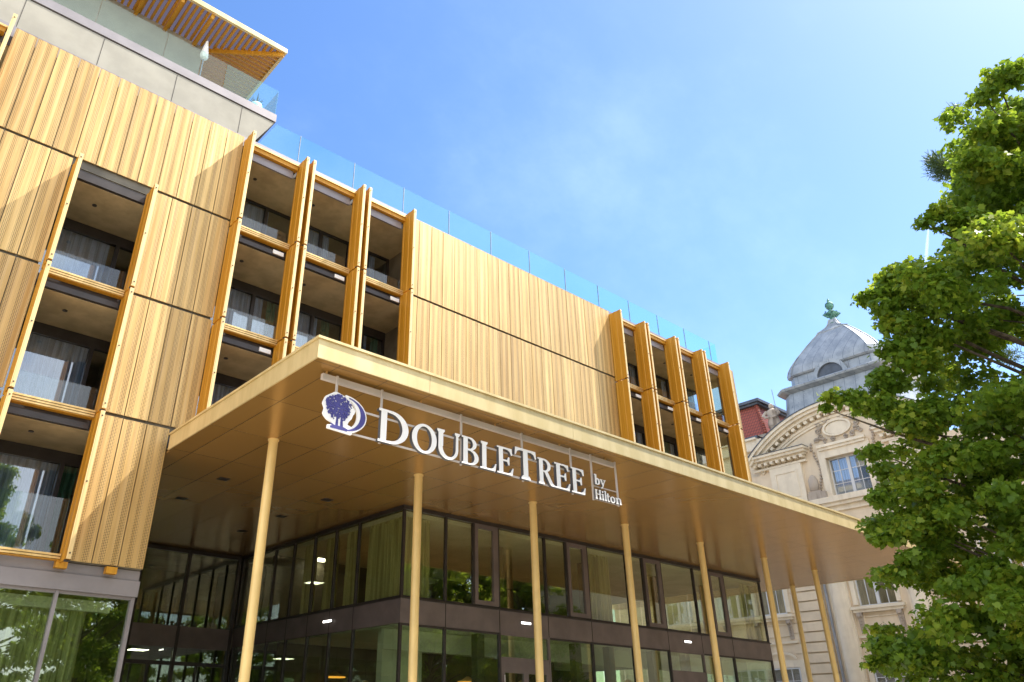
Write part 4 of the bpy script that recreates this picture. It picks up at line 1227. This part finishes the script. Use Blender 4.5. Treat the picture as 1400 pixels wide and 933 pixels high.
d = MB(); loft(d, [ring_pts(2.40, 3.17, 17.851, .2), ring_pts(2.66, 3.45, 18.0, .2), ring_pts(2.70, 3.50, 18.12, .2), ring_pts(2.62, 3.42, 18.2, .2), ring_pts(2.3, 3.0, 18.26, .2)]); d.build('dome_cornice', M['zinc'], O_)
d = MB(); loft(d, [ring_pts(2.02, 2.72, 18.27, .2), ring_pts(2.0, 2.70, 18.96, .2)]); d.build('upper_drum', M['zinc'], O_)
d = MB()
prof = [(1.02, 18.961), (1.06, 19.05), (1.06, 19.2), (1.03, 19.5), (.97, 19.8), (.88, 20.15), (.76, 20.55), (.62, 21.0), (.48, 21.42), (.36, 21.75), (.37, 21.80), (.30, 21.95), (.20, 22.15), (.13, 22.4), (.09, 22.7)]
loft(d, [ring_pts(2.05 * k, 2.66 * k * (1 if k > .3 else .85), z, .22) for k, z in prof]); dome = d.build('dome', M['zinc'], O_)
rb = MB()
for k in range(8):
    pts = [ring_pts(2.05 * q + .01, 2.66 * q * (1 if q > .3 else .85) + .01, z, .22)[k] for q, z in prof]
    rb.tube(pts, .035, 6)
rb.build('dome_rib', M['zinc'], O_)
ey = MB()
ey.strip([(OC + .1 + 1.0 * math.cos(a), 18.30 + .98 * math.sin(a)) for a in np.linspace(0, 3.1416, 24)], [(OC + .1 + .76 * math.cos(a), 18.30 + .74 * math.sin(a)) for a in np.linspace(0, 3.1416, 24)], 'x', 42.86, 43.25)
ey = ey.build('lunette_window', M['zinc'], O_)
MB().prism([(OC + .1 + .76 * math.cos(a), 18.30 + .74 * math.sin(a)) for a in np.linspace(0, 3.1416, 24)], 'x', 42.98, 43.02).build('louvre', M['zincdark'], ey)
fn = MB()
fn.lathe([(.24, 0), (.30, .06), (.22, .14), (.17, .5), (.20, .62), (.34, .72), (.36, .82), (.22, .92), (.13, 1.02), (.12, 1.10), (.22, 1.18), (.27, 1.34), (.24, 1.5), (.12, 1.6), (.07, 1.66), (.09, 1.72), (.03, 1.86), (.0, 1.92)], (dc[0], dc[1], 22.35), 16)
for a in range(4):
    fn.tube([(dc[0] + .20 * math.cos(a * 1.57 + .6), dc[1] + .20 * math.sin(a * 1.57 + .6), 22.9), (dc[0] + .44 * math.cos(a * 1.57 + .6), dc[1] + .44 * math.sin(a * 1.57 + .6), 23.12), (dc[0] + .30 * math.cos(a * 1.57 + .6), dc[1] + .30 * math.sin(a * 1.57 + .6), 23.32)], [.09, .11, .05], 8)
fn.build('finial', M['copper'], O_, smooth=True)
MB().tube([(42.9, 20.98, 16.9), (42.85, 21.0, 18.5)], .02, 5).build('lightning_rod', M['pipe'], O_)
# stone figure on the parapet
st = empty('statue', (43.0, 21.3, 15.6), 'small weathered stone figure on the parapet between red roof and dome', 'statue')
sb = MB()
sb.lathe([(.42, 0), (.42, .12), (.34, .2), (.34, .55), (.40, .62)], (43.0, 21.3, 15.6), 12)
sb.lathe([(.36, 0), (.40, .2), (.34, .45), (.30, .6), (.38, .85), (.36, 1.0), (.16, 1.12), (.09, 1.18)], (43.0, 21.32, 16.22), 14, sx=.8)
sb.lathe([(.05, 0), (.13, .06), (.15, .17), (.12, .28), (.03, .34)], (43.0, 21.33, 17.36), 12)
sb.tube([(42.9, 21.62, 17.2), (42.75, 21.8, 16.95), (42.62, 21.6, 16.75), (42.62, 21.35, 16.75)], [.11, .10, .08, .06], 8)
sb.tube([(42.9, 21.0, 17.2), (42.8, 20.82, 16.95), (42.65, 20.95, 16.7), (42.62, 21.2, 16.7)], [.11, .10, .08, .06], 8)
sb.build('figure', M['ornament'], st, smooth=True)

# ------------------------------------------------------------------ trees
def leaf_tree(name, label, cat, group, base, height_limbs, clumps, leaf_size, n_leaf, mat, seed, lobed=True, needle=False, trunk_r=.22):
    """clumps: list of (centre, radius); limbs run from the trunk into them"""
    rs = np.random.RandomState(seed)
    root = empty(name, base, label, cat, group)
    b = Vector(base)
    mb = MB()
    top = height_limbs
    tp = [b + Vector((.12 * math.sin(z * .7), .12 * math.cos(z * .9) - .12, z)) for z in np.linspace(0, top, 9)]
    mb.tube(tp, [trunk_r * (1 - .85 * i / 8) + .02 for i in range(9)], 10)
    step = max(1, len(clumps) // 150)
    for i, (c, r_) in enumerate(clumps):
        if i % step: continue
        c = Vector(c)
        hd = math.hypot(c.x - b.x, c.y - b.y)
        z0 = max(1.2, min(top * .93, (c.z - b.z) - hd * .55))
        s = Vector((b.x + .12 * math.sin(z0 * .7), b.y + .12 * math.cos(z0 * .9) - .12, b.z + z0))
        m1 = s.lerp(c, .45) + Vector((rs.uniform(-.2, .2), rs.uniform(-.2, .2), rs.uniform(0, .3)))
        r0 = .022 + .010 * hd
        mb.tube([s, m1, s.lerp(c, .8) + Vector((0, 0, .05)), c], [r0, r0 * .6, r0 * .35, .006], 5, caps=False)
    mb.build('trunk', M['bark'], root, smooth=True)
    # leaves
    w = np.array([r_ ** 2 for c, r_ in clumps]); w = w / w.sum()
    idx = rs.choice(len(clumps), n_leaf, p=w)
    C = np.array([tuple(c) for c, r_ in clumps])[idx]; RR = np.array([r_ for c, r_ in clumps])[idx]
    d = rs.normal(size=(n_leaf, 3)); d /= np.linalg.norm(d, axis=1)[:, None]
    q = rs.rand(n_leaf) ** .5
    AN = np.stack([rs.uniform(.6, 1.4, len(clumps)), rs.uniform(.6, 1.4, len(clumps)), rs.uniform(.35, .75, len(clumps))], 1)[idx]
    P = C + d * (RR * q)[:, None] * AN
    if lobed:
        tmpl = np.array([(0, 0), (.30, -.05), (.55, .25), (.36, .42), (.42, .72), (.16, .70), (0, 1.05), (-.16, .70), (-.42, .72), (-.36, .42), (-.55, .25), (-.30, -.05)])
    elif needle:
        tmpl = np.array([(-.05, 0), (.05, 0), (.03, 1.0), (-.03, 1.0)])
    else:
        tmpl = np.array([(0, 0), (.34, .35), (.0, 1.0), (-.34, .35)])
    k = len(tmpl)
    nrm = rs.normal(size=(n_leaf, 3)) + np.array([0, 0, 1.1]) + d * .5
    if needle: nrm = rs.normal(size=(n_leaf, 3))
    nrm /= np.linalg.norm(nrm, axis=1)[:, None]
    ax = rs.normal(size=(n_leaf, 3)); ax[:, 2] -= .5
    if needle: ax = d * .5 + rs.normal(size=(n_leaf, 3)) * .6 + np.array([-.4, .3, .3])
    u = np.cross(nrm, ax); u /= np.linalg.norm(u, axis=1)[:, None]
    v = np.cross(u, nrm)
    sz = leaf_size * (.5 + 1.0 * rs.rand(n_leaf))
    V = P[:, None, :] + (u[:, None, :] * tmpl[None, :, 0, None] + v[:, None, :] * tmpl[None, :, 1, None]) * sz[:, None, None]
    if not needle:   # droop and fold
        V += nrm[:, None, :] * (-(.25 * tmpl[:, 1] ** 2) + .30 * np.abs(tmpl[:, 0]))[None, :, None] * sz[:, None, None]
    V = V.reshape(-1, 3) - np.array(base)
    me = bpy.data.meshes.new('crown')
    me.vertices.add(len(V)); me.vertices.foreach_set('co', V.ravel().astype(np.float32))
    me.loops.add(n_leaf * k); me.loops.foreach_set('vertex_index', np.arange(n_leaf * k, dtype=np.int32))
    me.polygons.add(n_leaf); me.polygons.foreach_set('loop_start', np.arange(0, n_leaf * k, k, dtype=np.int32))
    me.polygons.foreach_set('loop_total', np.full(n_leaf, k, dtype=np.int32))
    me.update(calc_edges=True); me.validate()
    ct_ = rs.rand(len(clumps))
    tone = np.clip(.45 * ct_[idx] + .55 * rs.rand(n_leaf), 0, 1)
    at = me.attributes.new('tone', 'FLOAT', 'FACE'); at.data.foreach_set('value', tone.astype(np.float32))
    me.materials.append(mat)
    link('crown', me, root, base)
    return root

# the lime tree at the right: clumps fill an uneven crown round its trunk
rs = np.random.RandomState(5)
TB = (17.6, 2.1, GZ)
prof_z = [-.6, .1, .8, 1.3, 2.2, 3.4, 4.3, 5.5, 6.5, 7.5, 8.6, 10.0, 11.2, 12.3, 13.2]
prof_r = [3.0, 4.2, 4.8, 5.1, 4.7, 4.75, 4.5, 4.8, 4.2, 4.0, 2.75, 1.9, 1.9, .8, .1]
cl = []
for i in range(600):
    z = rs.uniform(-.5, 12.0)
    rmax = np.interp(z, prof_z, prof_r)
    a = rs.uniform(0, 6.283)
    lump = 1 + .13 * math.sin(3 * a + z * 1.7) + .13 * math.sin(7 * a - z * 2.6)
    rr = rmax * lump * (rs.rand() ** .42) * .90
    cl.append(((TB[0] + rr * math.cos(a), TB[1] + rr * math.sin(a), z), rs.uniform(.22, .58)))
for i in range(260):
    z = rs.uniform(-.9, 5.0); a = rs.uniform(1.7, 4.4); rr = np.interp(z, prof_z, prof_r) * rs.uniform(.45, .95)
    cl.append(((TB[0] + rr * math.cos(a), TB[1] + rr * math.sin(a), z), rs.uniform(.28, .5)))
tips = [((15.1, 1.95, 11.0), .3), ((15.1, 2.2, 10.3), .3), ((15.0, 2.5, 9.7), .35), ((14.7, 3.2, 8.75), .28), ((14.6, 3.5, 8.6), .2), ((14.9, 3.0, 8.5), .38), ((15.3, 1.7, 11.4), .3), ((15.3, 2.0, 9.4), .4), ((15.6, 2.0, 10.6), .4),
        ((14.4, 4.25, 7.7), .32), ((14.25, 4.75, 7.35), .25), ((14.3, 4.5, 7.0), .35), ((14.5, 4.2, 6.6), .4),
        ((13.95, 5.75, 5.55), .20), ((14.1, 5.45, 5.45), .30), ((14.3, 5.1, 5.3), .36), ((14.0, 5.9, 5.35), .14), ((14.45, 4.9, 5.7), .4),
        ((14.1, 5.25, 4.35), .3), ((14.1, 5.35, 3.55), .3), ((14.05, 5.4, 2.9), .3), ((14.0, 5.4, 2.3), .28),
        ((13.85, 5.85, 1.25), .24), ((13.8, 6.0, .95), .18), ((14.0, 5.6, 1.05), .32), ((14.2, 5.2, .95), .36), ((14.1, 5.2, .55), .28), ((15.1, 1.4, 11.2), .4)]
tips += [((14.2, 5.0, 3.0), .4), ((14.3, 4.8, 3.6), .4), ((14.5, 4.5, 3.2), .5), ((14.15, 5.1, 2.5), .38), ((14.35, 4.45, 6.7), .35), ((14.3, 4.5, 6.2), .4),
         ((14.6, 4.2, 7.2), .4), ((14.5, 4.3, 5.9), .45), ((14.4, 4.4, 7.4), .3), ((14.6, 4.6, 4.9), .5), ((14.8, 4.2, 4.2), .55), ((14.9, 4.0, 6.4), .5)]
cl += tips * 2
leaf_tree('lime_tree', 'big leafy green tree with sunlit yellow green edges at the right', 'tree', None, TB, 13.2, cl, .090, 215000, M['leaf'], 2)

# pine behind it
rs = np.random.RandomState(9)
PB = (23.6, 2.2, GZ)
pc_ = []
for i in range(130):
    z = rs.uniform(4, 15.4); rmax = np.interp(z, [4, 9, 13, 16], [3.2, 3.0, 2.2, .3]); a = rs.uniform(0, 6.283); rr = rmax * rs.rand() ** .6
    pc_.append(((PB[0] + rr * math.cos(a), PB[1] + rr * math.sin(a), z), rs.uniform(.3, .45)))
for t in np.linspace(0, 1, 7):   # the long branch that reaches out on the left
    for j in range(3):
        pc_.append(((20.72 + 1.5 * t + rs.uniform(-.08, .08), 4.22 - 1.15 * t + rs.uniform(-.12, .12), 13.75 - .9 * t + rs.uniform(-.22, .22)), .30))
for t in range(3): pc_.append(((21.4, 3.55, 15.5 + .1 * t), .18))
leaf_tree('pine_tree', 'dark pine tree showing a needled branch behind the big leafy tree', 'tree', None, PB, 16.5, pc_, .16, 60000, M['needle'], 4, False, True, .2)

# street trees across the square, seen mirrored in the glass
rs = np.random.RandomState(21)
def street_clumps(h, r, n=190):
    out = []
    for i in range(n):
        z = rs.uniform(.12, 1) * h; f_ = (z / h - .12) / .88
        rm = r * (math.sin(min(1, f_ * 1.15 + .12) * math.pi) ** .6 + .08)
        a = rs.uniform(0, 6.283); rr = rm * rs.rand() ** .5
        out.append(((rr * math.cos(a), rr * math.sin(a), z), rs.uniform(.5, .95)))
    return out
protoT = []
for k, (h, r_) in enumerate(((15.0, 4.2), (17.0, 4.7))):
    spots = ((4.5, -11.0), (24.5, -9.5))[k]
    bs = (spots[0], spots[1], GZ)
    c_ = [((c[0] + bs[0], c[1] + bs[1], c[2] + bs[2]), q) for c, q in street_clumps(h, r_)]
    lab = ('broad street tree across the square, leftmost in the window reflections', 'tallest street tree across the square, mirrored in the dark upper windows')[k]
    protoT.append(leaf_tree('street_tree', lab, 'tree', 'street trees across the square', bs, h * .93, c_, .22, 40000, M['leaf2'], 30 + k, False, False, .22))
more = [(0, (13.0, -10.0), .95, 'street tree second from the left in the window reflections'), (1, (32.5, -7.0), .82, 'street tree mirrored beside the second column'),
        (0, (37.5, -2.0), .92, 'nearest street tree mirrored by the third column'), (0, (53.0, -9.0), .98, 'street tree mirrored right of the bright gap of sky'),
        (1, (63.0, -6.0), .85, 'last street tree in the row, farthest from the square'), (0, (-6.0, -12.0), 1.05, 'street tree behind the viewer, outermost in the row'),
        (1, (35.0, -9.0), 1.0, 'taller street tree mirrored in the upper windows by the second column'), (1, (40.0, -6.5), .86, 'street tree mirrored next to the third column'),
        (0, (31.0, -3.0), .9, 'nearer street tree mirrored by the glass box corner'), (1, (49.5, -3.0), .95, 'street tree mirrored behind the opening sash with the curtain'),
        (0, (57.0, -3.0), 1.0, 'street tree mirrored by the fifth column'),
        (1, (9.0, -19.0), 1.0, 'second row street tree mirrored in the large lower left window'), (0, (17.5, -18.0), 1.1, 'second row street tree mirrored in the recess windows'),
        (1, (27.0, -19.0), .9, 'second row street tree behind the nearer ones by the second column'), (0, (36.5, -6.0), 1.0, 'street tree mirrored between the second and third columns'), (1, (42.0, -7.5), .9, 'street tree mirrored just left of the bright gap of sky'),
        (0, (57.0, -17.0), .62, 'small street tree standing below the bright gap of sky'),
        (1, (66.0, -15.0), 1.0, 'second row street tree at the far end of the square')]
for k, (x, y), s, lab in more:
    src = protoT[k]
    r_ = src.copy(); col.objects.link(r_); r_.location = (x, y, GZ); r_.scale = (s, s, s); r_.rotation_euler = (0, 0, x)
    r_['label'] = lab; WL[r_.name] = Vector((x, y, GZ))
    for ch in src.children:
        c = ch.copy(); col.objects.link(c); c.parent = r_

# ------------------------------------------------------------------ ground
def struct(ob, name=None): ob['kind'] = 'structure'; return ob
struct(MB().box(-300, 300, -300, 400, GZ - .3, GZ - .02).build('ground', M['paving']))
struct(MB().box(-60, 90, -14, 40, GZ - .018, GZ - .004).build('pavement', M['paving']))
struct(MB().box(-60, 90, -24, -14.2, GZ - .016, GZ - .010).build('road', M['asphalt']))
struct(MB().box(-60, 90, -14.2, -14.0, GZ - .018, GZ + .10).build('kerb', M['kerb']))

# ------------------------------------------------------------------ contrail
ct_m = newmat('ice cloud')
mt, nt, out = ct_m
d_ = N(nt, 'ShaderNodeBsdfTranslucent'); d_.inputs[0].default_value = (1, 1, 1, 1)
t_ = N(nt, 'ShaderNodeBsdfTransparent')
mx_ = nt.nodes.new('ShaderNodeMixShader')
lw = N(nt, 'ShaderNodeLayerWeight', Blend=.3)
f_ = math_n(nt, 'MULTIPLY', math_n(nt, 'SUBTRACT', 1.0, lw.outputs['Facing']), .10)
nt.links.new(f_, mx_.inputs[0]); nt.links.new(t_.outputs[0], mx_.inputs[1]); nt.links.new(d_.outputs[0], mx_.inputs[2]); nt.links.new(mx_.outputs[0], out.inputs[0])

def ray(u, v, L):
    a, p, rl = 0.6998008083145916, 0.488706942797291, 0.005281863943934782
    ca, sa, cp, sp = math.cos(a), math.sin(a), math.cos(p), math.sin(p)
    x = (u - 628.0) / 1048.4; y = -(v - 438.2) / 1048.4
    d = Vector((sa * cp, ca * cp, sp)) + Vector((ca, -sa, 0)) * x + Vector((-sa * sp, -ca * sp, cp)) * y
    return d.normalized() * L
tr = MB().tube([ray(1263, 392, 3300), ray(1265, 360, 3300), ray(1267, 330, 3300), ray(1269, 305, 3300)], [7, 7, 6, 3], 10)
tag(tr.build('contrail', mt, None, smooth=True), 'thin white aircraft trail in the pale sky beside the big tree', 'contrail', kind='stuff')
# ------------------------------------------------------------------ camera, light, sky
cam = bpy.data.cameras.new('camera'); co = bpy.data.objects.new('camera', cam); col.objects.link(co); scene.camera = co
a, p, rl, f, cx_, cy2 = 0.6998008083145916, 0.488706942797291, 0.005281863943934782, 1048.4018621019632, 628.0447342516098, 438.1641535388417
ca, sa, cp, sp_, cr, sr = math.cos(a), math.sin(a), math.cos(p), math.sin(p), math.cos(rl), math.sin(rl)
fw = Vector((sa * cp, ca * cp, sp_)); rt = Vector((ca, -sa, 0)); upv = rt.cross(fw)
r2 = rt * cr + upv * sr; u2 = -rt * sr + upv * cr
mw = Matrix(((r2.x, u2.x, -fw.x, 0), (r2.y, u2.y, -fw.y, 0), (r2.z, u2.z, -fw.z, 0), (0, 0, 0, 1)))
co.matrix_world = mw
cam.sensor_fit = 'HORIZONTAL'; cam.sensor_width = 36; cam.lens = 36 * f / 1400
cam.shift_x = (700 - cx_) / 1400; cam.shift_y = -(466.5 - cy2) / 1400
cam.clip_end = 5000; cam.clip_start = .05

sd = Vector((.95, -.47, 1.57)).normalized()
sun = bpy.data.lights.new('sun', 'SUN'); so = bpy.data.objects.new('sun', sun); col.objects.link(so)
sun.energy = 3.4; sun.angle = R(.53); sun.color = (1.0, .95, .87)
so.rotation_euler = sd.to_track_quat('Z', 'Y').to_euler()
so.location = (0, 0, 40)
w = bpy.data.worlds.new('World'); scene.world = w; w.use_nodes = True
nt = w.node_tree; nt.nodes.clear()
out = nt.nodes.new('ShaderNodeOutputWorld'); bg = nt.nodes.new('ShaderNodeBackground')
sky = nt.nodes.new('ShaderNodeTexSky'); sky.sky_type = 'NISHITA'; sky.sun_disc = False
sky.sun_elevation = math.asin(sd.z); sky.sun_rotation = math.atan2(sd.x, sd.y)
sky.air_density = 1.0; sky.dust_density = .6; sky.ozone_density = 1.0
bg.inputs[1].default_value = .15
# thin cirrus veil
tc = nt.nodes.new('ShaderNodeTexCoord')
mp = N(nt, 'ShaderNodeMapping'); mp.inputs['Scale'].default_value = (1.0, 1.5, 1.6); mp.inputs['Rotation'].default_value = (.3, .2, .6)
nt.links.new(tc.outputs['Generated'], mp.inputs[0])
n1 = noise(nt, mp.outputs[0], 1.6, 7, .62)
fac = math_n(nt, 'MULTIPLY', ramp(nt, n1, .45, .95), .15)
hs = N(nt, 'ShaderNodeHueSaturation', Hue=.506, Saturation=1.24, Value=.84); nt.links.new(sky.outputs[0], hs.inputs['Color'])
c1_ = mixc(nt, fac, hs.outputs[0], (6.0, 7.0, 8.0))
# bright white cloud bank added behind the viewer to fill the shade
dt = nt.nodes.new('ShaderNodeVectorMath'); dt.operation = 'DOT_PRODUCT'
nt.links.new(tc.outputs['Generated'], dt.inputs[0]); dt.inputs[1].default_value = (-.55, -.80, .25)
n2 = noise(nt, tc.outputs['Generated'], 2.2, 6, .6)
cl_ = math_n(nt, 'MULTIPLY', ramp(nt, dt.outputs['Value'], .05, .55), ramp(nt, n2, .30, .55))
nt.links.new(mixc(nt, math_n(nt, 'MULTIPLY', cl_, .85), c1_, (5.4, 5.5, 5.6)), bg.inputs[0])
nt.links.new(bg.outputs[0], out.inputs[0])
scene.view_settings.view_transform = 'Standard'; scene.view_settings.look = 'None'
scene.view_settings.exposure = 1.30; scene.view_settings.gamma = 1
scene.cycles.max_bounces = 8; scene.cycles.transparent_max_bounces = 16
scene.cycles.diffuse_bounces = 4; scene.cycles.glossy_bounces = 4
scene.cycles.caustics_reflective = False; scene.cycles.caustics_refractive = False
scene.cycles.use_denoising = True
